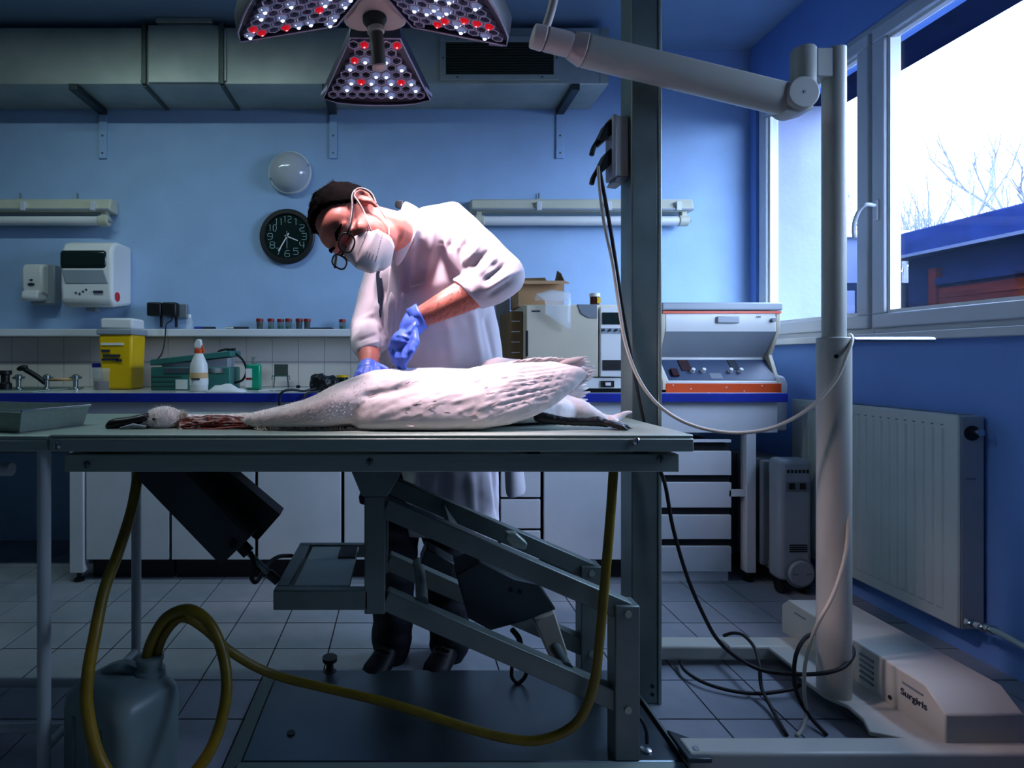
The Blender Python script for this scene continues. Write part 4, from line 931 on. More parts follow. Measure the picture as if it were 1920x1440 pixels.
cable([(1275, 1240, 1.88), (1285, 1258, 1.82), (1320, 1280, 1.76), (1375, 1296, 1.72), (1430, 1300, 1.705), (1485, 1292, 1.71), (1500, 1284, 1.73)], .0055, 'black_rubber', 'black cable lying on floor tiles between the lamp feet')
cable([(1530, 1186, 1.68), (1508, 1198, 1.63), (1492, 1230, 1.60), (1489, 1275, 1.60), (1498, 1310, 1.60), (1520, 1345, 1.58), (1550, 1378, 1.53)], .0055, 'black_rubber', 'black cable looping left of the lamp pole foot')
cable([(1589, 940, 1.60), (1590, 990, 1.585), (1584, 1045, 1.575), (1562, 1115, 1.565), (1528, 1180, 1.56), (1510, 1245, 1.57), (1508, 1300, 1.58), (1512, 1335, 1.59), (1505, 1365, 1.56), (1494, 1380, 1.53)], .0048, 'cream', 'pale cable curving down the lamp pole to floor')

# ================================================================== surgical lamp on its stand
L = t = thing('surgical_lamp', 'mobile surgical lamp with three-petal red and white LED head on a pale stand', 'surgical lamp', (1.3, 1.65, 0))
def G(px, py, z): y = (EYE - z) * F / (py - VY); return Vector(((px - VX) * y / F, y, z))
HX0, HX1, HY0, HY1 = 1.38, 1.582, 1.41, 2.02
prof = [(HY0, .052), (HY0, .138), (HY0 + .055, .182), (HY1 - .035, .182), (HY1, .15), (HY1, .052)]
MB().prism([(HX0, a, b) for a, b in prof], (HX1 - HX0, 0, 0)).build('base_housing', 'lamp_grey', t, bevel=0.004)
zp = .052
MB().prism([Vector((p.x, p.y, zp)) for p in [G(1430, 1212, zp), G(1480, 1250, zp), G(1512, 1285, zp), G(1545, 1310, zp), G(1590, 1330, zp), G(1618, 1355, zp), G(1630, 1380, zp)]] + [(HX0 + .01, 1.40, zp), (HX0 + .01, 1.93, zp)], (0, 0, .012)).build('base_plate', 'lamp_grey', t, bevel=0.003)
MB().box(XX(1283, 1.40), HX1, 1.372, 1.435, .018, .066).build('foot_beam', 'lamp_grey', t, bevel=0.008, seg=3)
MB().box(.83, HX1 - .02, 1.885, 1.955, .018, .066).build('foot_beam', 'lamp_grey', t, bevel=0.008, seg=3)
for (x, y) in ((.76, 1.404), (1.5, 1.404), (.88, 1.92), (1.5, 1.92)): MB().cyl((x, y - .012, .0185), (x, y + .012, .0185), .0182, n=16).build('caster', 'black', t)
for k in range(5): MB().bar((HX0 - .001, 1.625, .155 - k*.017), (HX0 - .001, 1.672, .155 - k*.017), .003, .003, up=(1, 0, 0)).build('vent_slot', 'grey_panel', t)
for (y0_, y1_, z_) in ((1.47, 1.53, .152), (1.90, 1.95, .152)): MB().bar((HX0 - .001, y0_, z_), (HX0 - .001, y1_, z_), .002, .002, up=(1, 0, 0)).build('seam', 'grey_panel', t)
for y_ in (1.57, 1.75): MB().cyl((HX0 - .002, y_, .085), (HX0 + .004, y_, .085), .006, n=10).build('screw', 'black', t)
text('brand_lettering', 'Surgiris', .026, (HX0 - .0015, 1.497, .125), (R(90), 0, R(-90)), 'ink', t, .0008)
PX, PY = XX(1563.5, 1.63), 1.63
MB().lathe([(.0425, .064), (.0425, 1.103)], (PX, PY, 0), n=32).build('lower_pole', 'lamp_grey', t, smooth='auto')
MB().lathe([(.0425, 1.1035), (.040, 1.106), (.030, 1.107), (.030, 1.95)], (PX, PY, 0), n=32).build('upper_pole', 'lamp_grey', t, smooth='auto')
MB().cyl(W(1568, 668, PY - .043) , W(1568, 668, PY - .036), .006, n=10).build('set_screw', 'black', t)
MB().tube(spl([(PX + .03, PY, ZZ(637, PY)), (PX + .15, PY, ZZ(637, PY)), (XX(1738, PY), PY, ZZ(637, PY)), (XX(1750, PY), PY, ZZ(637.5, PY))], 4), .008, 10).build('push_handle', 'steel_bright', t, smooth=True)
MB().box(XX(1522, PY), XX(1556, PY), PY - .022, PY + .022, ZZ(150, PY), ZZ(97, PY)).build('top_bracket', 'lamp_grey', t, bevel=0.003)
jx = XX(1506, PY); MB().lathe([(.033, ZZ(182, PY)), (.033, ZZ(96, PY)), (.029, ZZ(92, PY))], (jx, PY, 0), n=28).build('swivel', 'lamp_grey', t, smooth='auto')
MB().prism([W(1527, 175, PY - .03), W(1490, 170, PY - .03), W(1475, 205, PY - .03), W(1500, 210, PY - .03), W(1526, 203, PY - .03)], (0, .06, 0)).build('elbow_bracket', 'lamp_grey', t, bevel=0.004)
ec = W(1487, 186, PY); MB().cyl(ec + Vector((0, -.046, 0)), ec + Vector((0, .046, 0)), .046, n=32).build('elbow', 'lamp_grey', t, bevel=0.004)
MB().cyl(ec + Vector((0, -.0475, 0)), ec + Vector((0, -.045, 0)), .004, n=8).build('elbow_pin', 'grey_panel', t)
# spring arm: hexagonal shell
a0, a1 = W(1470, 186, PY), W(1096, 95, 1.60)
d = (a1 - a0).normalized(); up = Vector((0, 1, 0)).cross(d).normalized(); up = up if up.z > 0 else -up; sy = Vector((0, 1, 0)); sy = (sy - d * sy.dot(d)).normalized()
def armring(p, s): return [p + up*.040*s + sy*.018*s, p + up*.040*s - sy*.018*s, p + up*.030*s - sy*.036*s, p - up*.012*s - sy*.038*s, p - up*.036*s - sy*.026*s, p - up*.044*s - sy*.008*s, p - up*.044*s + sy*.008*s, p - up*.036*s + sy*.026*s, p - up*.012*s + sy*.038*s, p + up*.030*s + sy*.036*s]
MB().rings([armring(a0 + d*.0, 1.0), armring(a1, 1.0)]).build('spring_arm', 'lamp_grey', t, bevel=0.004)
MB().rings([armring(a1 + d*.002, 1.03), armring(a1 + d*.045 + up*.006, .80)]).build('arm_end_cover', 'cream_lamp', t, bevel=0.003)
k0 = a1 + d * .043 + up * .006
MB().cyl(k0, k0 + d * .075, .033, n=24).build('arm_knuckle', 'cream_lamp', t, bevel=0.003)
MB().cyl(k0 + d * .077, k0 + d * .115, .034, .032, n=24).build('swivel_cap', 'cream_lamp', t, bevel=0.005)
HC = Vector((XX(702, 1.44), 1.44, 1.951)); rb = k0 + d * .085
MB().tube(spl([rb, rb + Vector((.03, -.01, .10)), rb + Vector((.05, -.04, .26)), (.34, 1.50, 2.36), (.12, 1.45, 2.38), (-.04, 1.44, 2.28), (HC.x, HC.y, HC.z + .06)], 8), .0125, 12).build('yoke_tube', 'cream_lamp', t, smooth=True)
# head: hub + three petals
ROT = R(-1.5)
def HV(r, s, z, k):      # petal frame: r along the petal, s across, z down from the panel; petal k
    al = R(15); a = R(90 + 120 * k) + ROT * -1
    ax = Vector((math.cos(a), math.sin(a), 0)); ay = Vector((-math.sin(a), math.cos(a), 0))
    return HC + ax * (r * math.cos(al) - z * math.sin(al) * 1) + ay * s + Vector((0, 0, -r * math.sin(al) - z * math.cos(al)))
def HN(k): return (HV(0, 0, 1, k) - HV(0, 0, 0, k)).normalized()
hub = MB()
ring = []
for i in range(36):
    a = 2*math.pi*i/36; r = .075 + .014 * math.cos(3 * (a - math.pi/2 - math.pi/3) - ROT * 3)
    ring.append(Vector((math.cos(a) * r, math.sin(a) * r, 0)))
hub.rings([[HC + p * .9 + Vector((0, 0, -.022)) for p in ring], [HC + p + Vector((0, 0, -.016)) for p in ring], [HC + p + Vector((0, 0, .03)) for p in ring], [HC + p * .5 + Vector((0, 0, .07)) for p in ring]])
hub.build('hub', 'cream_lamp', t, smooth='auto')
hd = Vector((.10, .02, -1)).normalized(); h0 = HC + Vector((0, 0, -.02))
MB().lathe([(.031, 0), (.031, .012), (.026, .018), (.022, .03)], h0, hd, 24).build('handle_collar', 'grille', t, smooth='auto')
MB().lathe([(.0225, .03), (.0225, .04), (.0175, .043), (.0175, .05)], h0, hd, 24).build('handle_neck', 'cream', t, smooth='auto')
mat('handle_dark', '#4e4b40', .5); MB().lathe([(.0185, .045), (.0185, .128), (.018, .13)], h0, hd, 24).build('handle', 'handle_dark', t, smooth='auto')
MB().lathe([(.0186, .129), (.0186, .133), (.016, .135)], h0, hd, 24).build('handle_tip', 'cream_lamp', t, smooth='auto')
PITCH = .0292; ROWH = PITCH * .866; r_in, r_out = .083, .322
def halfw(r): return .064 + (r - r_in) / (r_out - r_in) * .100
WHITE = {(1,1),(2,1),(3,0),(3,5),(4,2),(4,3),(5,0),(5,2),(5,4),(5,6),(6,0),(6,3),(6,4),(6,7),(2,3),(7,3)}
REDC = {(0,0),(0,3),(5,1),(5,5),(8,3),(8,5),(2,4)}
cell_me = bulb_me = None
def hexring(mb, c, ax, ay, n, ro, ri, h):
    P = lambda r, z: [c + (ax*math.cos(R(60*i)) + ay*math.sin(R(60*i))) * r + n * z for i in range(6)]
    mb.rings([P(ro, 0), P(ro, h), P(ri, h), P(ri, .001)], cap=False)
for k in range(3):
    n = HN(k)
    m = MB()
    def ol(z, g=0):
        pts = [HV(r_in - g*.5, -halfw(r_in) - g, z, k), HV(r_in - g*.5, halfw(r_in) + g, z, k), HV(r_out - .008, halfw(r_out) + g, z, k)]
        for i in range(1, 8):
            s = halfw(r_out) * (1 - 2*i/8); pts.append(HV(r_out + g + .016*(1 - (s/halfw(r_out))**2), s, z, k))
        return pts + [HV(r_out - .008, -halfw(r_out) - g, z, k)]
    pet = MB().rings([ol(-.045, -.02), ol(-.035, .002), ol(-.004, .006), ol(.012, .006), ol(.012, .001), ol(.0, .001)]).build('petal', 'led_plate', t, bevel=0.002)
    MB().tube(ol(.012, .004) + [ol(.012, .004)[0]], .0022, 6).build('petal_rim', 'led_cell', pet)
    for s in (-1, 1):
        MB().prism([HV(r_out - .06, s*(halfw(r_out - .06) + .006), -.02, k), HV(r_out - .02, s*(halfw(r_out - .02) + .006), -.02, k), HV(r_out - .02, s*(halfw(r_out - .02) + .018), .0, k), HV(r_out - .05, s*(halfw(r_out - .05) + .010), .006, k)], HN(k) * .012).build('side_fin', 'led_cell', pet)
    # cells: one mesh each, bulbs where lit
    ax = (HV(1, 0, 0, k) - HV(0, 0, 0, k)).normalized(); ay = (HV(0, 1, 0, k) - HV(0, 0, 0, k)).normalized()
    if cell_me is None:
        mb = MB(); hexring(mb, Vector(), Vector((1,0,0)), Vector((0,1,0)), Vector((0,0,1)), PITCH*.575, PITCH*.43, .010); cell_me = mb.mesh('hex_cell'); cell_me.materials.append(MATS['led_cell'])
        mb = MB(); P = [Vector((math.cos(R(60*i))*PITCH*.5, math.sin(R(60*i))*PITCH*.5, .0015)) for i in range(6)]; mb.add(P, [tuple(range(6))]); hole_me = mb.mesh('hole'); hole_me.materials.append(MATS['led_hole'])
        mb = MB().ell((0,0,.006), (PITCH*.42,0,0), (0,PITCH*.42,0), (0,0,.0125), 12, 8); lw_me = mb.mesh('lens'); lw_me.materials.append(MATS['led_lenswhite'])
        mb = MB().ell((0,0,.006), (PITCH*.42,0,0), (0,PITCH*.42,0), (0,0,.0125), 12, 8); lr_me = mb.mesh('lens'); lr_me.materials.append(MATS['led_red'])
        mb = MB().ell((0,0,.0165), (.0052,0,0), (0,.0052,0), (0,0,.0045), 8, 6).ell((.007,.003,.012), (.0028,0,0), (0,.0028,0), (0,0,.003), 6, 5).ell((-.006,-.004,.012), (.0022,0,0), (0,.0022,0), (0,0,.003), 6, 5); hw_me = mb.mesh('glint'); hw_me.materials.append(MATS['led_white'])
        mb = MB().ell((0,0,.0172), (.003,0,0), (0,.003,0), (0,0,.002), 8, 6); hr_me = mb.mesh('glint'); hr_me.materials.append(MATS['led_redhot'])
        for me_ in (lw_me, lr_me, hw_me, hr_me):
            for p in me_.polygons: p.use_smooth = True
    M3 = Matrix((ax, ay, n)).transposed().to_4x4()
    rnd = random.Random(k + 3)
    for row in range(8):
        r = r_in + .023 + row * ROWH * 1.09
        hwid = halfw(r) - .014; nc = int(hwid * 2 / PITCH) + 1
        if (nc + row) % 2 == 0: nc -= 1
        for ci in range(nc):
            s = (ci - (nc - 1) / 2) * PITCH * 1.03
            p = HV(r, s, .0005, k)
            def put(me_, nm):
                o = bpy.data.objects.new(nm, me_); COL.objects.link(o); o.parent = pet; OFF[o.name] = OFF[t.name]
                o.matrix_local = Matrix.Translation(p - OFF[t.name]) @ M3
                return o
            c_ = put(cell_me, 'hex_cell'); put(hole_me, 'hole')
            q = (row, ci)
            if k == 0: kind = 'w' if q in WHITE else 'r' if q in REDC else ''
            else:
                v = rnd.random(); kind = 'w' if v < .24 else 'r' if v < .32 else ''
            if kind == 'w': put(lw_me, 'led_bulb'); put(hw_me, 'glint')
            elif kind == 'r': put(lr_me, 'led_bulb'); put(hr_me, 'glint')
# the lamp's own light: one focused beam per petal
AIM = Vector((.12, 1.57, 1.06))
for k in range(3):
    d_ = bpy.data.lights.new('petal_beam', 'SPOT'); d_.energy = 64; d_.color = (1.0, .74, .86); d_.spot_size = R(62); d_.spot_blend = 1.0; d_.shadow_soft_size = .05
    o = bpy.data.objects.new('petal_beam', d_); COL.objects.link(o); p = HV(.20, 0, .03, k); o.location = p - OFF[t.name]; o.parent = t
    o.rotation_euler = ((Vector((.26, 1.50, 1.05)), Vector((.23, 1.53, 1.08)), AIM)[k] - p).to_track_quat('-Z', 'Y').to_euler()
    d2 = bpy.data.lights.new('petal_spill', 'SPOT'); d2.energy = 8; d2.color = (1.0, .80, .86); d2.spot_size = R(82); d2.spot_blend = 1.0; d2.shadow_soft_size = .06      # weak stray light around the beam
    o2 = bpy.data.objects.new('petal_spill', d2); COL.objects.link(o2); o2.location = p - OFF[t.name]; o2.parent = t
# ceiling tube light of the room, out of view above the table: casts the soft shadows below duct and wall fixtures
c = thing('ceiling_light', 'long ceiling tube light over the left of the room', 'light fixture', (-1.3, 1.9, CEIL))
MB().box(-2.0, -.6, 1.84, 1.96, CEIL - .05, CEIL).build('housing', 'white_gloss', c, bevel=0.004)
MB().box(-1.98, -.62, 1.85, 1.95, CEIL - .056, CEIL - .05).build('diffuser', 'white_gloss', c)
al = area_light('ceiling_light_lamp', (0, 0, -.06), (0, 0, 0), 1.34, .08, 14, (.68, .94, 1.0)); al.parent = c

# ================================================================== radiator, heater
t = thing('panel_radiator', 'large white ribbed panel radiator under the window', 'radiator', (1.95, 2.3, .12))
RX, RY0, RY1, RZ0, RZ1 = 1.90, 1.896, 2.71, .119, .852
MB().box(RX + .01, RW - .012, RY0, RY1, RZ0, RZ1 - .004).build('body', 'rad', t, bevel=0.003)
MB().box(RX, RX + .012, RY0 + .0, RY1, RZ0, RZ1).build('front_panel', 'rad', t, bevel=0.006)
nr = 20
for k in range(nr):
    y_ = RY0 + .05 + k * (RY1 - RY0 - .1) / nr
    MB().prism([(RX, y_, RZ0 + .045), (RX - .004, y_ + .006, RZ0 + .05), (RX - .004, y_ + .024, RZ0 + .05), (RX, y_ + .030, RZ0 + .045)], (0, 0, RZ1 - RZ0 - .10)).build('rib', 'rad', t)
    MB().box(RX - .001, RX + .001, y_ + .004, y_ + .014, RZ1 - .042, RZ1 - .037).build('slot', 'grey_panel', t)
for k in range(14): MB().box(RX + .02, RW - .02, RY0 + .03 + k*.056, RY0 + .06 + k*.056, RZ1 - .004, RZ1 - .001).build('top_louvre', 'grey_mid', t)
MB().lathe([(.026, 0), (.026, .003), (.02, .004)], (1.945, RY0, .79), (0, -1, 0), 20).build('valve_hole', 'black', t)
MB().lathe([(.008, 0), (.008, .02), (.012, .022), (.012, .03)], (1.948, RY0, .795), (0, -1, 0), 12).build('bleed_valve', 'steel_bright', t)
MB().box(1.925, 1.96, RY0 - .001, RY0 + .002, .63, .637).build('badge', 'grey_mid', t)
m = MB().tube(spl([W(1808, 1165, 1.885), W(1830, 1172, 1.86), W(1870, 1185, 1.78), W(1925, 1215, 1.70), W(2000, 1260, 1.6)], 5), .010, 10); m.build('supply_pipe', 'rad', t, smooth=True)
for p in ((1822, 1170, 1.872), (1845, 1177, 1.83), (1862, 1182, 1.80)): MB().ell(W(*p), (.018, 0, 0), (0, .014, 0), (0, 0, .015), 10, 6).build('pipe_fitting', 'steel_bright', t, smooth=True)
t = thing('oil_heater', 'upright oil-filled electric heater with dial, beside the radiator', 'heater', (1.74, 2.5, 0))
y_ = 2.45; x0, x1 = XX(1463, y_), XX(1524, y_)
MB().box(x0, x1, y_, y_ + .09, .06, .60).build('front_cover', 'grey_mid', t, bevel=0.022, seg=3)
for k in range(5): MB().box(x0 - .01, x1 + .01, y_ + .11 + k*.06, y_ + .135 + k*.06, .09, .58).build('fin', 'grey_panel', t, bevel=0.01)
MB().box(x0 + .02, x1 - .02, y_ + .02, y_ + .40, .08, .12).build('oil_column', 'grey_panel', t)
MB().box(x0 + .02, x1 - .02, y_ + .02, y_ + .40, .52, .56).build('oil_column', 'grey_panel', t)
for k in range(6): MB().box(x0 + .03 + k*.017, x0 + .04 + k*.017, y_ - .002, y_ + .005, ZZ(887, y_), ZZ(881, y_)).build('vent_slot', 'black', t)
MB().box(x0 + .025, x1 - .015, y_ - .002, y_ + .006, ZZ(922, y_), ZZ(904, y_)).build('switch_panel', 'grey_panel', t)
for px in (1484, 1504): MB().box(XX(px - 5, y_), XX(px + 5, y_), y_ - .007, y_ + .002, ZZ(917, y_), ZZ(906, y_)).build('rocker', 'black', t, bevel=0.001)
for k in range(4): MB().box(x0 + .04, x1 - .025, y_ - .002, y_ + .004, ZZ(1023 + k*4, y_), ZZ(1021 + k*4, y_)).build('vent_slot', 'black', t)
q = W(1499, 1074, y_); MB().cyl(q + Vector((0, -.018, 0)), q, .056, n=30).build('thermostat_dial', 'grey_mid', t, bevel=0.006)
MB().lathe([(.066, 0), (.066, .004), (.058, .005)], q, (0, -1, 0), 30).build('dial_ring', 'grey_panel', t, smooth='auto')
for s in (-.03, .03): MB().box(q.x + s - .012, q.x + s + .012, y_ - .020, y_ - .017, q.z - .003, q.z + .003).build('dial_mark', 'grey_panel', t)
for s in (x0 + .01, x1 - .03):
    for yy in (y_ + .03, y_ + .36): MB().cyl((s, yy, .03), (s + .02, yy, .03), .03, n=14).build('caster', 'black', t)
MB().box(x0 + .02, x1 - .02, y_ + .02, y_ + .38, .045, .065).build('chassis', 'black', t)
# dark pipework left below the worktop
t = thing('waste_pipe', 'dim waste pipe running low along the back wall under the worktop', 'pipe', (-1.9, 3.1, .5))
MB().tube([(-2.5, 3.12, .53), (-1.62, 3.12, .53)], .012, 8).build('pipe', 'grey_panel', t, smooth='auto')
MB().tube(spl([(-1.75, 3.1, .53), (-1.74, 3.08, .4), (-1.76, 3.08, .2), (-1.75, 3.1, .02)], 5), .02, 8).build('down_pipe', 'grey_panel', t, smooth=True)
# ================================================================== the man in the lab coat
Rr = Vector((-.35, .74, -.57)).normalized(); Ff = Vector((-.19, -.65, -.74)); Ff = (Ff - Rr * Ff.dot(Rr)).normalized(); Uu = Rr.cross(Ff).normalized()
HC0 = W(668, 422, 1.45)
HS = .96
def Hd(x, y, z): return HC0 + (Rr * x + Ff * y + Uu * z) * HS
def Hv(x, y, z): return Rr * x + Ff * y + Uu * z
def hell(mb, c, r, n=18, m=12): mb.ell(Hd(*c), Rr * r[0] * HS, Ff * r[1] * HS, Uu * r[2] * HS, n, m)
SHL = W(842, 425, 1.62); ELL = W(938, 522, 1.50); WRL = W(786, 596, 1.52)      # his left arm (nearer the camera, right in view)
SHR = W(716, 525, 1.80); ELR = W(690, 616, 1.76); WRR = W(692, 676, 1.62)
NECK = W(752, 446, 1.56)
PEL = Vector((.10, 2.04, .93)); CHEST = W(785, 500, 1.72)
body = MB()
hell(body, (0, -.015, .036), (.076, .098, .088)); hell(body, (0, .045, .040), (.064, .054, .052)); hell(body, (0, .028, -.035), (.064, .066, .082))
hell(body, (0, .058, -.092), (.034, .036, .028)); hell(body, (0, .02, -.075), (.056, .062, .045))
body.limb([Hd(-.046, .078, .026), Hd(-.02, .096, .028), Hd(.02, .096, .028), Hd(.046, .078, .026)], [.009, .011, .011, .009], 10)
body.limb([Hd(0, .095, .02), Hd(0, .112, -.004), Hd(0, .122, -.024)], [.008, .010, .014], 10)
for s in (-1, 1):
    hell(body, (s*.043, .064, -.018), (.024, .026, .024)); hell(body, (s*.032, .082, .009), (.015, .013, .010))
    body.limb([Hd(s*.078, .006, .028), Hd(s*.086, -.012, .034), Hd(s*.090, -.026, .022), Hd(s*.088, -.026, .002), Hd(s*.082, -.014, -.018), Hd(s*.078, -.004, -.030)], [.005, .0052, .0055, .005, .005, .006], 8)
    hell(body, (s*.079, -.012, .002), (.006, .015, .026)); body.limb([Hd(s*.080, -.004, .006), Hd(s*.083, -.006, -.008)], [.005, .005], 8)
body.limb([Hd(0, -.02, -.04), Hd(0, -.035, -.09), NECK, W(768, 446, 1.60), CHEST + Vector((.01, .05, 0))], [.056, .056, .052, .042, .03], 16)
body.limb([Hd(-.035, -.01, -.07), NECK + Vector((0, -.03, -.01))], [.014, .012], 8)
# trunk, arms, legs (mostly under clothes)
body.limb([CHEST + Vector((.01, .06, -.02)), W(795, 580, 1.84), W(805, 680, 1.93), PEL], [.08, .10, .115, .12], 16)
body.limb([SHR, CHEST + Vector((0, .03, 0)), SHL], [.05, .05, .05], 14)
fl = ELL.lerp(WRL, .22); 
body.limb([SHL, SHL.lerp(ELL, .5), ELL, ELL.lerp(WRL, .15), ELL.lerp(WRL, .35), ELL.lerp(WRL, .6), ELL.lerp(WRL, .85), WRL, W(772, 616, 1.51)], [.048, .045, .042, .046, .047, .041, .033, .029, .027], 18)
body.limb([SHR, ELR, ELR.lerp(WRR, .4), WRR, W(690, 688, 1.60)], [.046, .042, .042, .030, .026], 14)
LEGS = [(Vector((.02, 2.04, .88)), W(738, 1060, 1.95), W(735, 1225, 1.92)), (Vector((.17, 2.04, .88)), W(838, 1060, 1.97), W(843, 1225, 1.93))]
for hp, kn, an in LEGS: body.limb([hp, kn + Vector((0, .02, .08)), an], [.085, .06, .045], 14)
bme = remesh(body, .0045, 4, .5)
P = link('person', bme, 'skin', None, smooth=True)
tag(P, 'man in a white lab coat, mask, glasses and blue gloves bending over the swan', 'person')
OFF[P.name] = Vector()
# brows
for s in (-1, 1):
    MB().limb([Hd(s*.014, .106, .030), Hd(s*.030, .103, .037), Hd(s*.050, .086, .034)], [.003, .0048, .0025], 8).build('eyebrow', 'hair', P, smooth=True)
    MB().limb([Hd(s*.018, .098, .006), Hd(s*.032, .0965, .0035), Hd(s*.045, .089, .007)], [.0014, .002, .0014], 6).build('eyelashes', 'hair', P, smooth=True)
# hair: cap over the skull with a receding hairline, short back and sides
hm = MB(); n, mm = 72, 40
def hair_on(x, y, z):
    if y > .052 - .02 * abs(x) / .07: return z > .112 - .25 * abs(abs(x) - .0) + (y - .052) * .5 and z > .100
    if y > .015: return z > .040 + (y - .015) * 1.75 - .18 * max(0, abs(x) - .05)
    if y > -.02: return z > .022
    return z > .0 - (-.02 - y) * .75
grid = {}; vs = []; fs = []
for i in range(mm + 1):
    for j in range(n):
        th = math.pi * (0.02 + .96 * i / mm); ph = 2 * math.pi * j / n
        d = Vector((math.sin(th) * math.cos(ph), math.sin(th) * math.sin(ph), math.cos(th)))
        p = Vector((d.x * .076, -.015 + d.y * .098, .036 + d.z * .088))
        # follow the forehead bulge too
        q = Vector(((p.x) / .064, (p.y - .045) / .054, (p.z - .04) / .052)); 
        k = 1.0
        if q.length < 1: k = 1.0 / max(q.length, .3)
        p2 = Vector((p.x, .045 + (p.y - .045) * k, .04 + (p.z - .04) * k)) if q.length < 1 else p
        ok = hair_on(p2.x, p2.y, p2.z)
        c0 = Vector((0, -.01, .03)); o_ = (p2 - c0).normalized()
        lift = .006 + .004 * noise.noise(p2 * 90) + .003 * noise.noise(p2 * 240) + (.008 if p2.z > .09 else 0) * (noise.noise(p2 * 60) * .6 + .6)
        grid[(i, j)] = (p2 + o_ * (lift if ok else -.004), ok); vs.append(Hd(*(p2 + o_ * (lift if ok else -.005))))
for i in range(mm):
    for j in range(n):
        a, b, c_, d_ = (i, j), (i, (j+1) % n), (i+1, (j+1) % n), (i+1, j)
        if sum(grid[q][1] for q in (a, b, c_, d_)) >= 1: fs.append(tuple(q[0]*n + q[1] for q in (a, b, c_, d_)))
hm.add(vs, fs); hair = hm.build('hair', 'hair', P, smooth=True)
tuft = MB(); rnd = random.Random(5)
keys = [k_ for k_ in grid if grid[k_][1]]
for _ in range(1500):
    k_ = rnd.choice(keys); p = Vector(grid[k_][0]); o_ = (p - Vector((0, -.01, .03))).normalized()
    tdir = (o_ * .8 + Vector((rnd.uniform(-.5, .5), rnd.uniform(-.1, .6), rnd.uniform(-.3, .3)))).normalized()
    l = rnd.uniform(.003, .007) * (1.6 if p.z > .1 and p.y > 0 else 1)
    s_ = o_.cross(tdir).normalized() * .0008 if o_.cross(tdir).length > .01 else Vector((.0008, 0, 0))
    b0 = p + Vector((rnd.uniform(-.003, .003), rnd.uniform(-.003, .003), rnd.uniform(-.003, .003))) - o_*.002
    tuft.add([Hd(*(b0 + s_)), Hd(*(b0 - s_)), Hd(*(b0 + tdir * l))], [(0, 1, 2)])
tag(tuft.build('hair_strands', 'hair', hair), kind='stuff')

# face mask (folded respirator)
def lerp_tab(tab, v):
    for (a, x), (b, y) in zip(tab, tab[1:]):
        if v <= b: 
            u = (v - a) / (b - a); u = u*u*(3 - 2*u); return x + (y - x) * u
    return tab[-1][1]
rows = []; NV, NU = 18, 21
for i in range(NV + 1):
    v = i / NV; row = []
    cy = lerp_tab([(0, .120), (.15, .134), (.4, .152), (.62, .152), (.85, .128), (1, .096)], v)
    cz_ = lerp_tab([(0, .000), (.4, -.040), (.75, -.092), (1, -.122)], v)
    wd = lerp_tab([(0, .028), (.25, .056), (.5, .065), (.75, .058), (1, .034)], v)
    ez = lerp_tab([(0, -.004), (.5, -.056), (1, -.114)], v)
    ey = lerp_tab([(0, .096), (.25, .078), (.5, .064), (.75, .060), (1, .066)], v)
    for j in range(NU):
        u = j / (NU - 1) * 2 - 1; a = abs(u)
        row.append(Hd(wd * (u if a < 1e-9 else math.copysign(a ** .85, u)), cy + (ey - cy) * a ** 1.35, cz_ + (ez - cz_) * a))
    rows.append(row)
mask = MB().grid(rows).build('face_mask', 'mask', P, smooth=True, solid=.002)
for s in (-1, 1):
    for v_ in (.30, .72):
        i = int(v_ * NV); dm = MB()
        for j in range(5, 17):
            jj = (NU - 1) / 2 + s * j / 16 * (NU - 1) / 2; j0 = int(jj)
            p = rows[i][j0].lerp(rows[i][min(j0 + 1, NU - 1)], jj - j0); nrm = (p - Hd(0, .0, -.05)).normalized()
            dm.ell(p + nrm * .0016, Rr * .0011, Ff * .0011, Uu * .0011, 6, 4)
        dm.build('mask_stitching', 'mask_print', mask)
    if s < 0:
        pr = MB()
        for q in range(4):
            i = 10 + (q // 2); a = rows[9 + q][5 if s < 0 else 15].lerp(rows[9 + q][6 if s < 0 else 14], .5); b = rows[9 + q][7 if s < 0 else 13]
            nrm = (a - Hd(0, .0, -.05)).normalized()
            pr.bar(a + nrm*.0015, b + nrm*.0015, .0006, .0011, up=nrm)
        pr.build('mask_print', 'mask_print', mask)
    e1 = [Hd(s*.084, -.004, .036), Hd(s*.081, .016, .012), Hd(s*.075, .038, -.010), Hd(s*.069, .060, -.026), rows[6][0 if s < 0 else NU - 1]]
    e2 = [Hd(s*.080, -.012, -.030), Hd(s*.074, .004, -.052), Hd(s*.066, .022, -.076), rows[14][0 if s < 0 else NU - 1]]
    for e in (e1, e2): MB().tube(spl(e, 6), .0017, 6).build('ear_loop', 'mask', mask, smooth=True)
    MB().tube(spl([Hd(s*.084, -.004, .036), Hd(s*.093, -.022, .032), Hd(s*.095, -.032, .012), Hd(s*.090, -.030, -.010), Hd(s*.080, -.012, -.030)], 5), .0016, 6).build('ear_loop', 'mask', mask, smooth=True)
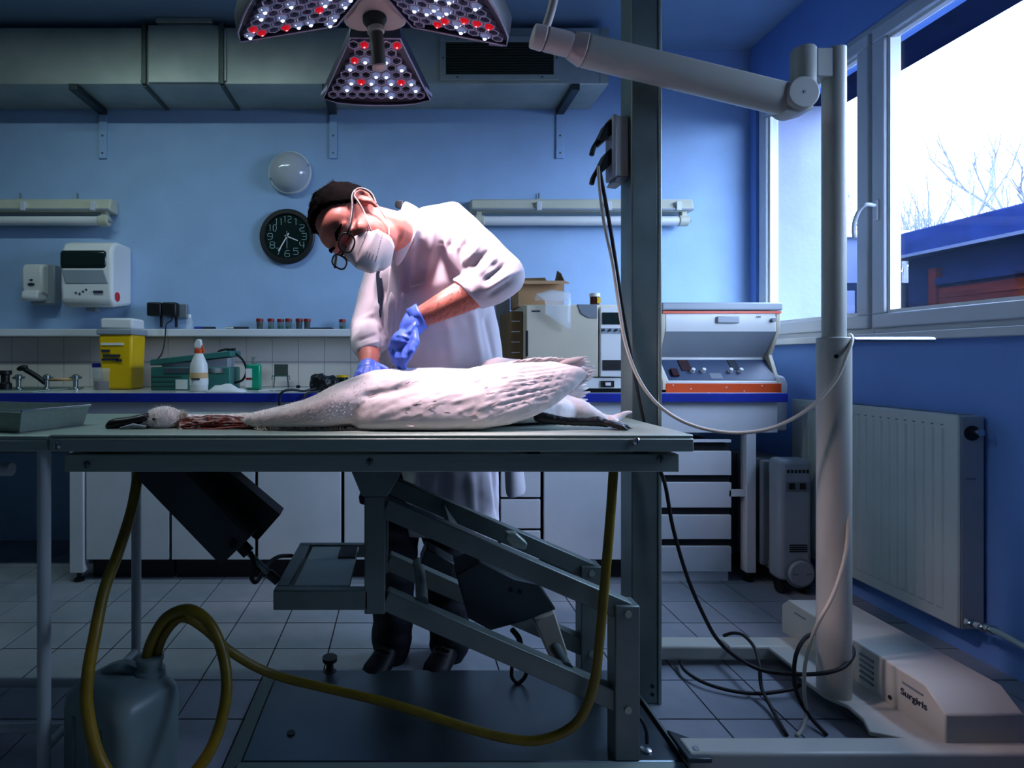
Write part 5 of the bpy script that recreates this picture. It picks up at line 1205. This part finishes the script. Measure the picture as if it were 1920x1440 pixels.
# glasses, slid down the nose
gl = MB(); ring_c = []
for s in (-1, 1):
    cx_ = s * .034; ring = []
    for k in range(28):
        a = 2 * math.pi * k / 28; ca, sa = math.cos(a), math.sin(a)
        ex = math.copysign(abs(ca) ** .75, ca) * .0255; ez = math.copysign(abs(sa) ** .8, sa) * .0195
        ring.append(Hd(cx_ + ex, .132 - .010 * abs(cx_ + ex) / .06 - ez * .15, .004 + ez))
    gl.tube(ring + [ring[0]], .0024, 6)
    ring_c.append(ring)
gl.tube(spl([Hd(-.0095, .131, .010), Hd(0, .135, .012), Hd(.0095, .131, .010)], 4), .002, 6)
frame = gl.build('glasses', 'black', P, smooth=True)
for s, ring in zip((-1, 1), ring_c):
    MB().add(ring, [tuple(range(28))]).build('lens', 'lens_glass', frame)
    MB().tube(spl([Hd(s*.060, .122, .010), Hd(s*.072, .105, .012), Hd(s*.078, .05, .022), Hd(s*.083, .004, .036), Hd(s*.086, -.02, .036)], 6), .0036, 6).build('temple', 'black', frame, smooth=True)

# ------------------------------------------------------------------ lab coat
def oval(c, ax, ay, n=28):
    return [c + ax * math.cos(2*math.pi*i/n) + ay * math.sin(2*math.pi*i/n) for i in range(n)]
coat = MB()
secs = [  # centre, lateral half axis, depth half axis
 (Vector((.118, 2.055, .43)), Vector((.235, -.03, 0)), Vector((.03, .165, 0))),
 (Vector((.112, 2.055, .60)), Vector((.238, -.03, 0)), Vector((.03, .165, 0))),
 (Vector((.102, 2.05, .855)), Vector((.245, -.04, 0)), Vector((.03, .162, 0))),
 (Vector((.101, 1.98, .885)), Vector((.248, -.05, 0)), Vector((.03, .175, .0))),
 (Vector((.100, 1.925, .95)), Vector((.250, -.05, .0)), Vector((.03, .200, .0))),
 (Vector((.092, 1.865, 1.07)), Vector((.232, -.06, .01)), Vector((.03, .200, .01))),
 (Vector((.082, 1.81, 1.17)), Vector((.205, -.08, .03)), Vector((.05, .180, .02))),
 (Vector((.070, 1.765, 1.26)), Vector((.175, -.10, .05)), Vector((.06, .155, .03))),
 (Vector((.060, 1.735, 1.335)), Vector((.155, -.11, .08)), Vector((.06, .110, .07))),
 (Vector((.050, 1.675, 1.395)), Vector((.120, -.09, .065)), Vector((.05, .085, .065))),
 (Vector((.040, 1.63, 1.43)), Vector((.07, -.05, .035)), Vector((.03, .055, .045)))]
coat.rings([oval(*s_) for s_ in secs])
coat.tube([W(743, 434, 1.55), W(762, 440, 1.575), W(785, 452, 1.62), W(805, 480, 1.67)], [.060, .074, .090, .10], 20)
sl = [SHL + Vector((-.06, .03, -.01)), SHL, SHL.lerp(ELL, .35), SHL.lerp(ELL, .7), ELL + Vector((.008, 0, .006)), ELL.lerp(WRL, .10) + Vector((0, 0, .0)), ELL.lerp(WRL, .235)]
cuff_n = None
coat.limb(sl[:5], [.075, .073, .070, .070, .060], 20)
coat.limb([sl[4], sl[5]], [.060, .062], 20)
e0 = ELL.lerp(WRL, .08); fd = (WRL - ELL).normalized()
u_, v_ = frame_of(fd)
cu_ = [u_*math.cos(2*math.pi*i/24) + v_*math.sin(2*math.pi*i/24) for i in range(24)]
coat.rings([[ELL.lerp(WRL, f_ + k_ * q_.z) + q_ * r_ for q_ in cu_] for f_, k_, r_ in ((.02, 0, .060), (.14, .02, .062), (.26, .06, .060), (.36, .09, .055), (.39, .09, .057), (.405, .09, .055))])
coat.ell(W(962, 503, 1.50), Vector((.022, 0, .012)), Vector((0, .03, 0)), Vector((-.01, 0, .03)))     # pointed elbow
coat.limb([SHR + Vector((.05, -.02, .03)), SHR, SHR.lerp(ELR, .5), ELR, ELR.lerp(WRR, .35), ELR.lerp(WRR, .56)], [.075, .066, .061, .058, .056, .054], 18)
coat.limb([W(742, 560, 1.74), W(722, 640, 1.82), W(712, 730, 1.86)], [.045, .05, .06], 14)              # hanging front edge
cme = remesh(coat, .006, 6, .5)
co, no = vget(cme)
cbv = BVHTree.FromPolygons([v.co.copy() for v in cme.vertices], [tuple(p.vertices) for p in cme.polygons])
def onc(px, py, y, off=0.0):          # point of the coat seen at that spot
    o_ = Vector((0, 0, EYE)); d_ = (W(px, py, 1.0) - o_).normalized(); h_ = cbv.ray_cast(o_ + d_ * .5, d_, 3)
    return (h_[0] - d_ * off) if h_[0] is not None and abs(h_[0].y - y) < .25 else W(px, py, y)
def rg(p0, p1, amp, wd):
    global co
    pts = [onc(p0[0] + (p1[0]-p0[0])*k/4, p0[1] + (p1[1]-p0[1])*k/4, p0[2] + (p1[2]-p0[2])*k/4) for k in range(5)]
    g_ = np.zeros(len(co))
    for k in range(4):
        dd, t_ = seg_dist(co, pts[k], pts[k+1]); tt = (k + t_) / 4
        g_ = np.maximum(g_, np.exp(-(dd / wd) ** 2) * np.clip(np.minimum(tt, 1 - tt) * 4 + .15, 0, 1))
    co = co + no * (g_ * amp)[:, None]
for p0, p1, a, wd in (
    ((812, 395, 1.60), (800, 540, 1.66), .010, .012), ((835, 395, 1.585), (822, 500, 1.62), -.010, .010), ((790, 410, 1.60), (772, 560, 1.68), -.009, .012),
    ((858, 420, 1.57), (838, 470, 1.58), -.012, .009), ((872, 425, 1.56), (858, 475, 1.55), .010, .009), ((888, 430, 1.55), (868, 470, 1.54), -.010, .008),
    ((905, 450, 1.53), (872, 495, 1.48), .009, .008), ((922, 462, 1.52), (880, 505, 1.47), -.010, .008), ((935, 478, 1.51), (892, 520, 1.45), .010, .008),
    ((950, 492, 1.50), (905, 530, 1.45), -.010, .007), ((962, 510, 1.50), (910, 545, 1.45), .009, .008), ((958, 528, 1.50), (912, 556, 1.46), -.008, .007),
    ((880, 462, 1.53), (868, 500, 1.46), .008, .008), ((898, 500, 1.45), (868, 520, 1.46), -.006, .006),
    ((745, 470, 1.60), (728, 660, 1.72), .016, .014), ((758, 470, 1.60), (745, 660, 1.72), -.014, .014), ((722, 540, 1.70), (716, 690, 1.78), -.014, .012),
    ((880, 560, 1.72), (905, 690, 1.80), .008, .015), ((905, 570, 1.74), (930, 690, 1.82), -.007, .012), ((840, 600, 1.70), (850, 690, 1.78), .005, .016),
    ((668, 655, 1.70), (712, 640, 1.68), .008, .006), ((668, 640, 1.70), (710, 625, 1.70), -.006, .006), ((676, 600, 1.70), (706, 585, 1.70), .006, .008),
    ((780, 880, 1.84), (770, 1010, 1.84), .014, .02), ((830, 880, 1.83), (835, 1010, 1.83), -.012, .02), ((880, 880, 1.84), (890, 1000, 1.84), .012, .02), ((922, 860, 1.87), (935, 980, 1.88), -.012, .016)):
    rg(p0, p1, a * .9, wd)
co = co + no * (np.array([noise.noise(Vector(p) * 14) * .6 + noise.noise(Vector(p) * 33) * .3 for p in co]) * .0035)[:, None]
vset(cme, co)
coat_o = link('lab_coat', cme, 'coat', P, smooth=True)
def patch(rows_px, name, m='coat', solid=.004, parent=None, sub=2, off=None):
    return MB().grid([[(W(*p) if off is None else onc(p[0], p[1], p[2], off)) for p in row] for row in rows_px]).build(name, m, parent or coat_o, smooth=True, solid=solid, sub=sub)
patch([[(757, 372, 1.565), (748, 405, 1.505), (738, 440, 1.480), (732, 475, 1.50)],
       [(768, 380, 1.555), (763, 412, 1.500), (755, 450, 1.482), (738, 492, 1.50)],
       [(795, 392, 1.560), (786, 425, 1.515), (772, 460, 1.500), (744, 510, 1.515)]], 'collar')
patch([[(742, 372, 1.66), (750, 378, 1.63), (757, 372, 1.58)], [(738, 390, 1.66), (748, 392, 1.63), (752, 395, 1.56)]], 'shirt_collar', 'black', .004)
patch([[(735, 478, 1.6), (726, 540, 1.66), (718, 610, 1.72), (716, 690, 1.8)], [(746, 480, 1.6), (738, 545, 1.65), (730, 612, 1.7), (728, 695, 1.78)], [(757, 482, 1.6), (749, 550, 1.65), (741, 615, 1.7), (738, 700, 1.78)]], 'lapel', off=.010)
patch([[(768, 536, 1.62), (788, 529, 1.62), (808, 525, 1.62)], [(768, 541, 1.62), (788, 534, 1.62), (809, 530, 1.62)]], 'pocket_edge', solid=.003, off=.004)
patch([[(703, 505, 1.75), (705, 530, 1.75), (708, 560, 1.75), (711, 600, 1.75)], [(716, 500, 1.72), (717, 530, 1.72), (717, 560, 1.72), (715, 600, 1.72)]], 'shirt_front', 'shirt', .003, off=.007)
MB().ell(W(741, 448, 1.49), (.004, 0, -.010), (0, .004, 0), (.003, 0, .003), 8, 6).build('button', 'paper', coat_o, smooth=True)
patch([[(944, 850, 1.90), (962, 850, 1.89), (978, 855, 1.95)], [(946, 895, 1.90), (966, 892, 1.885), (984, 895, 1.95)], [(947, 940, 1.90), (968, 934, 1.89), (989, 930, 1.95)]], 'coat_flap', solid=.004)

# ------------------------------------------------------------------ gloves
def fingers(mb, defs):
    for pts, r0 in defs: mb.limb([W(*p) for p in pts], [r0, r0*.98, r0*.9, r0*.78][:len(pts)], 10)
g = MB()
g.limb([W(781, 597, 1.52), W(776, 606, 1.515), W(770, 614, 1.51)], [.034, .034, .033], 18)
g.ell(W(762, 630, 1.50), W(745, 652, 1.50) - W(765, 622, 1.50), Vector((.022, -.006, .012)), Vector((.006, .036, .004)), 18, 12)
g.ell(W(757, 640, 1.495), Vector((.034, 0, .012)), Vector((0, .036, 0)), Vector((-.012, 0, .030)), 18, 12)
fingers(g, [([(763, 652, 1.468), (758, 672, 1.452), (756, 684, 1.463), (757, 692, 1.470)], .0105), ([(752, 650, 1.482), (745, 672, 1.468), (747, 684, 1.480), (752, 690, 1.49)], .0108),
    ([(743, 644, 1.498), (737, 664, 1.492), (740, 678, 1.503), (748, 684, 1.51)], .0102), ([(737, 637, 1.515), (733, 655, 1.512), (736, 668, 1.522), (744, 675, 1.53)], .0092),
    ([(776, 620, 1.485), (779, 640, 1.465), (771, 658, 1.452), (762, 674, 1.455)], .0122)])
gme = remesh(g, .003, 3, .5); co, no = vget(gme)
for p0, p1, a, wd in (((742, 628, 1.47), (768, 634, 1.46), .003, .003), ((745, 633, 1.47), (768, 639, 1.46), -.003, .003), ((748, 622, 1.47), (770, 627, 1.46), -.0025, .003), ((752, 640, 1.46), (766, 642, 1.455), .0025, .003)):
    co = ridge(co, no, W(*p0), W(*p1), a, wd)
vset(gme, co + no * (np.array([noise.noise(Vector(p) * 70) for p in co]) * .0012)[:, None])
link('glove', gme, 'glove', P, smooth=True)
fd = (WRL - ELL).normalized(); u_, v_ = frame_of(fd); cf = MB(); q0 = W(784, 595, 1.52)
cf.rings([[q0 + fd * h_ + (u_*math.cos(2*math.pi*i/20) + v_*math.sin(2*math.pi*i/20)) * (r_ + .002 * math.sin(i*2.1)) for i in range(20)] for h_, r_ in ((-.012, .036), (-.006, .0365), (0, .035), (.02, .034))], cap=False)
cf.build('glove_cuff', 'glove', P, smooth=True, solid=.0015)
g = MB()
g.limb([W(691, 689, 1.60), W(689, 694, 1.59), W(688, 698, 1.58)], [.031, .031, .030], 16)
fingers(g, [([(680, 694, 1.57), (672, 700, 1.55), (668, 708, 1.545)], .0105), ([(687, 694, 1.56), (684, 703, 1.54), (683, 711, 1.535)], .0105), ([(696, 693, 1.56), (697, 702, 1.54), (697, 709, 1.535)], .0105),
    ([(704, 692, 1.57), (708, 699, 1.55), (710, 705, 1.545)], .0095), ([(706, 686, 1.585), (716, 690, 1.57), (724, 694, 1.56)], .0115)])
link('glove', remesh(g, .003, 3), 'glove', P, smooth=True)
# hair on the forearms
ah = MB(); rnd = random.Random(11); bv = BVHTree.FromPolygons([v.co.copy() for v in bme.vertices], [tuple(p.vertices) for p in bme.polygons])
for _ in range(700):
    f_ = rnd.uniform(.26, .92); c_ = ELL.lerp(WRL, f_); d = Vector((rnd.uniform(-1, 1), rnd.uniform(-1, .3), rnd.uniform(-1, .35))).normalized()
    hit = bv.ray_cast(c_ + d * .2, -d)
    if hit[0] is None or (hit[0] - c_).length > .07: continue
    p, nn = hit[0], hit[1]; td = (fd * .8 + nn * .35 + Vector((0, 0, -.5)) + Vector((rnd.uniform(-.3, .3),)*3)).normalized(); s_ = nn.cross(td).normalized() * .0005
    ah.add([p + s_, p - s_, p + td * rnd.uniform(.006, .013)], [(0, 1, 2)])
tag(ah.build('arm_hair', 'arm_hair', P), kind='stuff')
# trousers, shoes
tr = MB()
for hp, kn, an in LEGS: tr.limb([hp, kn + Vector((0, .02, .08)), kn.lerp(an, .6), an + Vector((0, .01, .02))], [.105, .085, .072, .068], 16)
tr.ell(PEL + Vector((0, 0, -.03)), (.18, 0, 0), (0, .13, 0), (0, 0, .12))
tme = remesh(tr, .008, 3); co, no = vget(tme)
vset(tme, co + no * (np.array([noise.noise(Vector((p[0]*12, p[1]*12, p[2]*26))) for p in co]) * .010)[:, None])
link('trousers', tme, 'denim', P, smooth=True)
for hp, kn, an in LEGS:
    b0 = Vector((an.x, an.y, 0)); fw = Vector((-.45, -.9, 0)).normalized(); sd = Vector((fw.y, -fw.x, 0)); sh = MB()
    def sec(f_, wd, h0, h1, n=16): return [b0 + fw * f_ + sd * (wd * math.cos(2*math.pi*i/n)) + Vector((0, 0, (h0 + h1)/2 + (h1 - h0)/2 * math.sin(2*math.pi*i/n))) for i in range(n)]
    sh.rings([sec(-.085, .02, .01, .06), sec(-.075, .036, .0, .085), sec(-.03, .042, .0, .10), sec(.02, .040, .0, .095), sec(.07, .043, .0, .065), sec(.12, .045, .0, .05), sec(.155, .034, .0, .04), sec(.17, .016, .004, .03)])
    so = sh.build('shoe', 'shoe', P, smooth=True)
    for k in range(4): MB().tube([b0 + fw * (.03 + k*.018) + sd * -.026 + Vector((0, 0, .083 - k*.010)), b0 + fw * (.035 + k*.018) + Vector((0, 0, .097 - k*.012)), b0 + fw * (.03 + k*.018) + sd * .026 + Vector((0, 0, .083 - k*.010))], .003, 6).build('lace', 'black', so)
# scalpel in the near hand
s = thing('scalpel', 'small steel scalpel held down into the swan by gloved fingers', 'scalpel', tuple(W(757, 690, 1.475)))
MB().tube([W(768, 655, 1.485), W(757, 692, 1.478)], .0035, 8).build('grip', 'steel', s, smooth='auto'); MB().prism([W(757, 691, 1.477), W(755, 691, 1.477), W(753, 702, 1.476)], (0, .001, 0)).build('blade', 'steel_bright', s)
# ================================================================== the swan on the table
def SW(px, py, y): return W(px, py, y)
b = MB()
# trunk: px along, top/bottom silhouette, depth centre, depth half width
tr = [(462, 777, 808, 1.452, .038), (480, 772, 811, 1.445, .054), (520, 763, 812, 1.445, .072), (568, 750, 812, 1.45, .088), (600, 736, 812, 1.455, .098), (628, 721, 811, 1.465, .107), (660, 708, 810, 1.485, .118), (700, 694, 808, 1.51, .130), (750, 690, 806, 1.52, .135), (820, 689, 804, 1.52, .135), (890, 692, 801, 1.53, .130), (950, 700, 797, 1.54, .115), (1000, 715, 793, 1.55, .095), (1040, 735, 790, 1.56, .07), (1070, 752, 786, 1.57, .04)]
rings = []
for px, t0, t1, yc, hw in tr:
    n = 28; zt_ = ZZ(t0, yc); zb_ = max(ZZ(t1, yc), TT + .002); c = Vector((XX(px, yc), yc, (zt_ + zb_) / 2)); h = (zt_ - zb_) / 2
    rings.append([c + Vector((0, hw * math.copysign(abs(math.cos(a)) ** .75, math.cos(a)), h * math.copysign(abs(math.sin(a)) ** (.9 if math.sin(a) > 0 else .45), math.sin(a)))) for a in [2*math.pi*i/n for i in range(n)]])
b.rings(rings)
# near wing: folded, thick at the shoulder, thinning to the tip
wg = [(664, 755, 800, 1.40, .012), (675, 742, 808, 1.40, .028), (700, 733, 811, 1.395, .040), (750, 722, 811, 1.395, .045), (800, 710, 811, 1.395, .047), (850, 698, 809, 1.40, .046), (900, 687, 805, 1.40, .044), (950, 679, 797, 1.405, .040), (1000, 675, 780, 1.41, .034), (1040, 674, 757, 1.415, .028), (1075, 678, 730, 1.42, .020), (1100, 686, 708, 1.425, .010)]
rings = []
for px, t0, t1, yc, hw in wg:
    n = 28; zt_ = ZZ(t0, yc); zb_ = max(ZZ(t1, yc - .03), TT + .001); c = Vector((XX(px, yc), yc, (zt_ + zb_) / 2)); h = (zt_ - zb_) / 2; ln = .35
    rings.append([c + Vector((0, hw * math.cos(a) + (h * math.sin(a)) * ln, h * math.copysign(abs(math.sin(a)) ** .8, math.sin(a)))) for a in [2*math.pi*i/n for i in range(n)]])
b.rings(rings)
# far wing, seen only as a ridge behind
b.limb([W(930, 700, 1.66), W(1000, 705, 1.67), W(1080, 735, 1.68)], [.05, .045, .015], 14)
# neck and head, laid out to the left
nk = [(480, 797, 1.49), (440, 796, 1.488), (400, 795, 1.485), (360, 794, 1.48), (330, 793, 1.465), (312, 788, 1.455), (298, 786, 1.45)]
b.limb([W(*p) for p in nk], [.034, .030, .027, .026, .027, .033, .034], 16)
b.ell(W(306, 787, 1.45), (.050, 0, .006), (0, .038, 0), (-.006, 0, .036), 16, 10)
b.ell(W(282, 794, 1.445), (.030, 0, .002), (0, .026, 0), (0, 0, .022), 14, 8)
# far leg stub under feathers
b.limb([W(1040, 760, 1.58), W(1090, 770, 1.56), W(1130, 785, 1.55)], [.040, .032, .014], 14)
sme = remesh(b, .005, 4, .5)
co, no = vget(sme); co[:, 2] = np.maximum(co[:, 2], TT + .001)
rnd = random.Random(21)
wmask = lambda x: 1
# feather tract relief: long shallow ridges running back along the wing
sb0 = BVHTree.FromPolygons([v.co.copy() for v in sme.vertices], [tuple(p.vertices) for p in sme.polygons])
def ons(px, py):
    o_ = Vector((0, 0, EYE)); d_ = (W(px, py, 1.0) - o_).normalized(); h_ = sb0.ray_cast(o_ + d_ * .8, d_, 2); return h_[0]
def stri(x0, y0, x1, y1, amp, wd):
    global co
    pts = [ons(x0 + (x1-x0)*k/3, y0 + (y1-y0)*k/3) for k in range(4)]; pts = [p for p in pts if p is not None]
    if len(pts) < 2: return
    g_ = np.zeros(len(co))
    for k in range(len(pts) - 1):
        dd, t_ = seg_dist(co, pts[k], pts[k+1]); tt = (k + t_) / (len(pts) - 1); g_ = np.maximum(g_, np.exp(-(dd / wd) ** 2) * np.clip(np.minimum(tt, 1 - tt) * 4 + .1, 0, 1))
    co = co + no * (g_ * amp)[:, None]
for k in range(60):
    px = rnd.uniform(690, 980); py = rnd.uniform(705, 800); L_ = rnd.uniform(30, 75)
    stri(px, py, px + L_, py - L_ * rnd.uniform(.25, .5), rnd.uniform(.0008, .0018), rnd.uniform(.003, .006))
for k in range(26):          # vanes of the long feathers converging on the tip
    u = (k + .5) / 26; px = 925 + rnd.uniform(-15, 15)
    stri(px, 690 + u * 108, 1096 - 40 * max(0, u - .4), 679 + u * 62, (-1) ** k * .0022, .0035)
stri(668, 746, 790, 718, -.008, .008); stri(790, 718, 905, 690, -.007, .008)     # crease between wing and back
co = co + no * (np.array([noise.noise(Vector((p[0]*18, p[1]*30, p[2]*30))) * .6 + noise.noise(Vector(p) * 80) * .35 for p in co]) * .0022)[:, None]
co[:, 2] = np.maximum(co[:, 2], TT + .0005)
vset(sme, co)
SWN = link('swan', sme, 'feather', None, smooth=True)
tag(SWN, 'dead white swan lying on its side along the steel table, neck opened', 'bird'); OFF[SWN.name] = Vector()
sb = BVHTree.FromPolygons([v.co.copy() for v in sme.vertices], [tuple(p.vertices) for p in sme.polygons])
def feather(mb, base, d, nrm, l, w, curl=.12, n=5):
    d = d.normalized(); s = d.cross(nrm).normalized(); nrm = s.cross(d)
    L_, C_, R_ = [], [], []
    for i in range(n + 1):
        t_ = i / n; ww = w * (math.sin(math.pi * min(1, .12 + t_ * .93)) ** .7 if t_ < .999 else .12)
        p = base + d * (l * t_) + nrm * (curl * l * t_ * t_)
        L_.append(p - s * ww - nrm * ww * .05); C_.append(p + nrm * .0006); R_.append(p + s * ww - nrm * ww * .05)
    mb.grid([L_, C_, R_])
# wing tip: separate long feathers, only their ends free
for k in range(24):
    u = k / 23
    e = W(1084 + 34 * math.sin(.35 + u * 2.6) - 66 * max(0, u - .35) * 1.2 + rnd.uniform(-5, 5), 669 + u * 82, 1.415 + .006 * (k % 3)); p = W(955, 712 + u * 45, 1.415)
    p = e + (p - e).normalized() * rnd.uniform(.06, .09)
    m = MB(); feather(m, p, e - p, Vector((0, -1, .15)), (e - p).length, rnd.uniform(.007, .010), rnd.uniform(-.03, .06), 7)
    m.build('flight_feather', 'plume', SWN, smooth=True, solid=.0008)
for k in range(14):
    u = k / 13; p = W(940 + 10 * k, 684 - 7 * math.sin(u * 3), 1.425); e = p + Vector((.05, .0, .010 - .006 * u + rnd.uniform(-.003, .003)))
    m = MB(); feather(m, p, e - p, Vector((0, -.6, 1)), .05, .007, .06, 6); m.build('flight_feather', 'plume', SWN, smooth=True, solid=.0008)
# tail, far side
for k in range(7):
    p = W(1030 + k * 3, 742 + k * 3, 1.56 + .01 * k); e = W(1098 + 4 * (k % 3), 722 + k * 7, 1.58)
    m = MB(); feather(m, p, e - p, Vector((0, -1, .4)), (e - p).length, .011, .05, 6); m.build('tail_feather', 'feather', SWN, smooth=True, solid=.001)
# body coverts: uncountable, one mesh
cv = MB()
for k in range(70):
    px = rnd.uniform(640, 1010); py = rnd.uniform(684, 806)
    o = Vector((0, 0, EYE)); d = (W(px, py, 1.0) - o).normalized(); hit = sb.ray_cast(o + d * .8, d, 2)
    if hit[0] is None or hit[0].z < TT + .006: continue
    p, nn = hit[0], hit[1]
    flow = Vector((1, .15, .34 + .25 * noise.noise(p * 9))) + Vector((rnd.gauss(0, .16), 0, rnd.gauss(0, .16))); flow = (flow - nn * flow.dot(nn)).normalized()
    big = rnd.random()
    feather(cv, p - nn * .0022, (flow + nn * rnd.uniform(.0, .05)), nn, rnd.uniform(.025, .05), rnd.uniform(.002, .005), rnd.uniform(-.05, .03), 4)
tag(cv.build('covert_feathers', 'plume', SWN, smooth=True), kind='stuff')
# down fuzz on breast, neck and cheek
dn = MB()
def fuzz(n_, x0, x1, y0, y1, l0, l1, flow):
    for k in range(n_):
        px, py = rnd.uniform(x0, x1), rnd.uniform(y0, y1)
        if n_ > 5000 and rnd.random() < (px - 540) / 170: continue
        o = Vector((0, 0, EYE)); d = (W(px, py, 1.0) - o).normalized(); hit = sb.ray_cast(o + d * .8, d, 2)
        if hit[0] is None: continue
        p, nn = hit[0], hit[1]; td = (Vector(flow) * .7 + nn * .5 + Vector((rnd.gauss(0, .3), rnd.gauss(0, .3), rnd.gauss(0, .3)))).normalized()
        s_ = td.cross(nn); s_ = (s_.normalized() if s_.length > .01 else Vector((1, 0, 0))) * .0008; l = rnd.uniform(l0, l1)
        dn.add([p + s_, p - s_, p + td * l], [(0, 1, 2)])
fuzz(6000, 440, 720, 695, 812, .004, .009, (.9, -.2, .5)); fuzz(900, 268, 345, 760, 812, .006, .012, (.5, 0, .5)); fuzz(900, 330, 500, 770, 812, .006, .014, (.6, -.2, .5))
for k in range(420):    # loose down along the table edge
    px = rnd.uniform(480, 690); p = W(px, 810, 1.375 + rnd.uniform(0, .02)); p.z = TT + .001; td = Vector((rnd.gauss(0, .5), -.5, abs(rnd.gauss(.3, .4)))).normalized()
    dn.add([p + Vector((.001, 0, 0)), p - Vector((.001, 0, 0)), p + td * rnd.uniform(.008, .018)], [(0, 1, 2)])
for k in range(160):    # tuft standing up behind the cheek
    p = W(rnd.uniform(325, 350), rnd.uniform(776, 796), 1.44); td = Vector((rnd.gauss(.1, .35), rnd.gauss(-.1, .3), 1)).normalized()
    dn.add([p + Vector((.0013, 0, 0)), p - Vector((.0013, 0, 0)), p + td * rnd.uniform(.012, .024)], [(0, 1, 2)])
tag(dn.build('down', 'down', SWN), kind='stuff')
# opened neck: dark red tissue in a trough of skin
w_ = MB(); rows = []
for i in range(25):
    u = i / 24; px = 332 + u * 150; row = []
    for j in range(9):
        v = j / 8; y = 1.435 - .012 * v + .03 * (1 - v) * 0; a = v * math.pi * .5
        hgt = (1 - v) * (29 - 10 * abs(u - .5)) * 1.0
        p = W(px, 808 - hgt, 1.445 - .045 * v); nz_ = noise.noise(Vector((u * 9, v * 4, 2))) * .007 + noise.noise(Vector((u * 26, v * 10, 7))) * .004
        row.append(p + Vector((0, -.6, .5)) * nz_)
    rows.append(row)
w_.grid(rows); w_.build('opened_neck', 'flesh', SWN, smooth=True, solid=.004)
for k in range(7):
    p0 = (336 + k * 12, 801 - (k % 3) * 5, 1.415 - .002 * k); p1 = (p0[0] + 60, p0[1] - 3 + (k % 2) * 5, 1.412); 
    MB().limb(spl([W(*p0), W((p0[0] + p1[0]) / 2, p0[1] - 4 + 3 * (k % 3), 1.405), W(*p1)], 4), [.002 + .002 * (i_ % 3 == 1) for i_ in range(9)], 7).build('muscle_strand', 'flesh', SWN, smooth=True)
MB().limb([W(345, 804, 1.405), W(400, 806, 1.40), W(470, 800, 1.40)], [.004, .0055, .004], 8).build('windpipe', 'flesh', SWN, smooth=True)
MB().limb([W(430, 808, 1.395), W(455, 808, 1.392)], [.006, .005], 8).build('clot', 'beak', SWN, smooth=True)
# beak
bk = MB()
def bsec(px, py, y, hw, hh, n=14): c = W(px, py, y); return [c + Vector((0, hw * math.cos(2*math.pi*i/n), hh * math.sin(2*math.pi*i/n))) for i in range(n)]
bk.rings([bsec(284, 781, 1.44, .026, .012), bsec(262, 787, 1.435, .022, .014), bsec(240, 791, 1.43, .018, .013), bsec(218, 794, 1.425, .018, .014), bsec(206, 797, 1.422, .015, .013), bsec(200, 799, 1.42, .007, .007)])
bk.build('upper_bill', 'beak', SWN, smooth=True)
bk = MB().rings([bsec(282, 803, 1.43, .020, .008), bsec(255, 806, 1.425, .016, .006), bsec(225, 807, 1.42, .014, .005), bsec(212, 807, 1.42, .008, .003)]); bk.build('lower_bill', 'beak', SWN, smooth=True)
MB().limb([W(226, 803, 1.40), W(250, 798, 1.402), W(272, 800, 1.405)], [.003, .006, .003], 8).build('tongue', 'grey_mid', SWN, smooth=True)
MB().ell(W(289, 786, 1.415), (.006, 0, 0), (0, .004, 0), (0, 0, .004), 8, 6).build('eye', 'beak', SWN, smooth=True)
# black leg and webbed foot toward the camera
lg = MB(); pts = [(1012, 783, 1.41), (1025, 785, 1.405), (1060, 790, 1.40), (1095, 791, 1.40), (1120, 790, 1.40), (1138, 794, 1.40)]
lg.limb([W(*p) for p in pts], [.016, .015, .0105, .011, .013, .010], 12)
for dy, ex, ey in ((0, 1180, 803), (-.03, 1172, 805), (.035, 1172, 797)):
    lg.limb([W(1125, 792, 1.40), W((1125 + ex) / 2, (792 + ey) / 2 - 2, 1.40 + dy * .6), W(ex, ey, 1.40 + dy), W(ex + 5, ey + 1, 1.40 + dy)], [.010, .007, .006, .003], 8)
for k in range(12):
    u = k / 11; lg.limb([W(1128, 793, 1.40), W(1168, 797 + 5 * (1 - abs(u - .45)), 1.37 + .065 * u)], [.006, .0035], 6)
lme = remesh(lg, .0035, 2); co, no = vget(lme); co[:, 2] = np.maximum(co[:, 2], TT + .001)
vset(lme, co + no * (np.array([noise.noise(Vector(p) * 110) for p in co]) * .0015)[:, None])
link('leg', lme, 'web_black', SWN, smooth=True)
# pale skinned far leg with ragged end
pl = MB(); pl.limb([W(1045, 765, 1.60), W(1085, 768, 1.60), W(1125, 785, 1.60), W(1150, 790, 1.60), W(1160, 782, 1.60)], [.035, .032, .016, .018, .012], 14)
pl.limb([W(1155, 785, 1.59), W(1170, 776, 1.59), W(1184, 772, 1.59)], [.012, .008, .004], 10); pl.limb([W(1150, 790, 1.58), W(1160, 797, 1.57)], [.014, .010], 10)
pme = remesh(pl, .004, 3); co, no = vget(pme); co[:, 2] = np.maximum(co[:, 2], TT + .001); vset(pme, co + no * (np.array([noise.noise(Vector(p) * 60) for p in co]) * .003)[:, None])
link('feathered_leg', pme, 'feather', SWN, smooth=True)
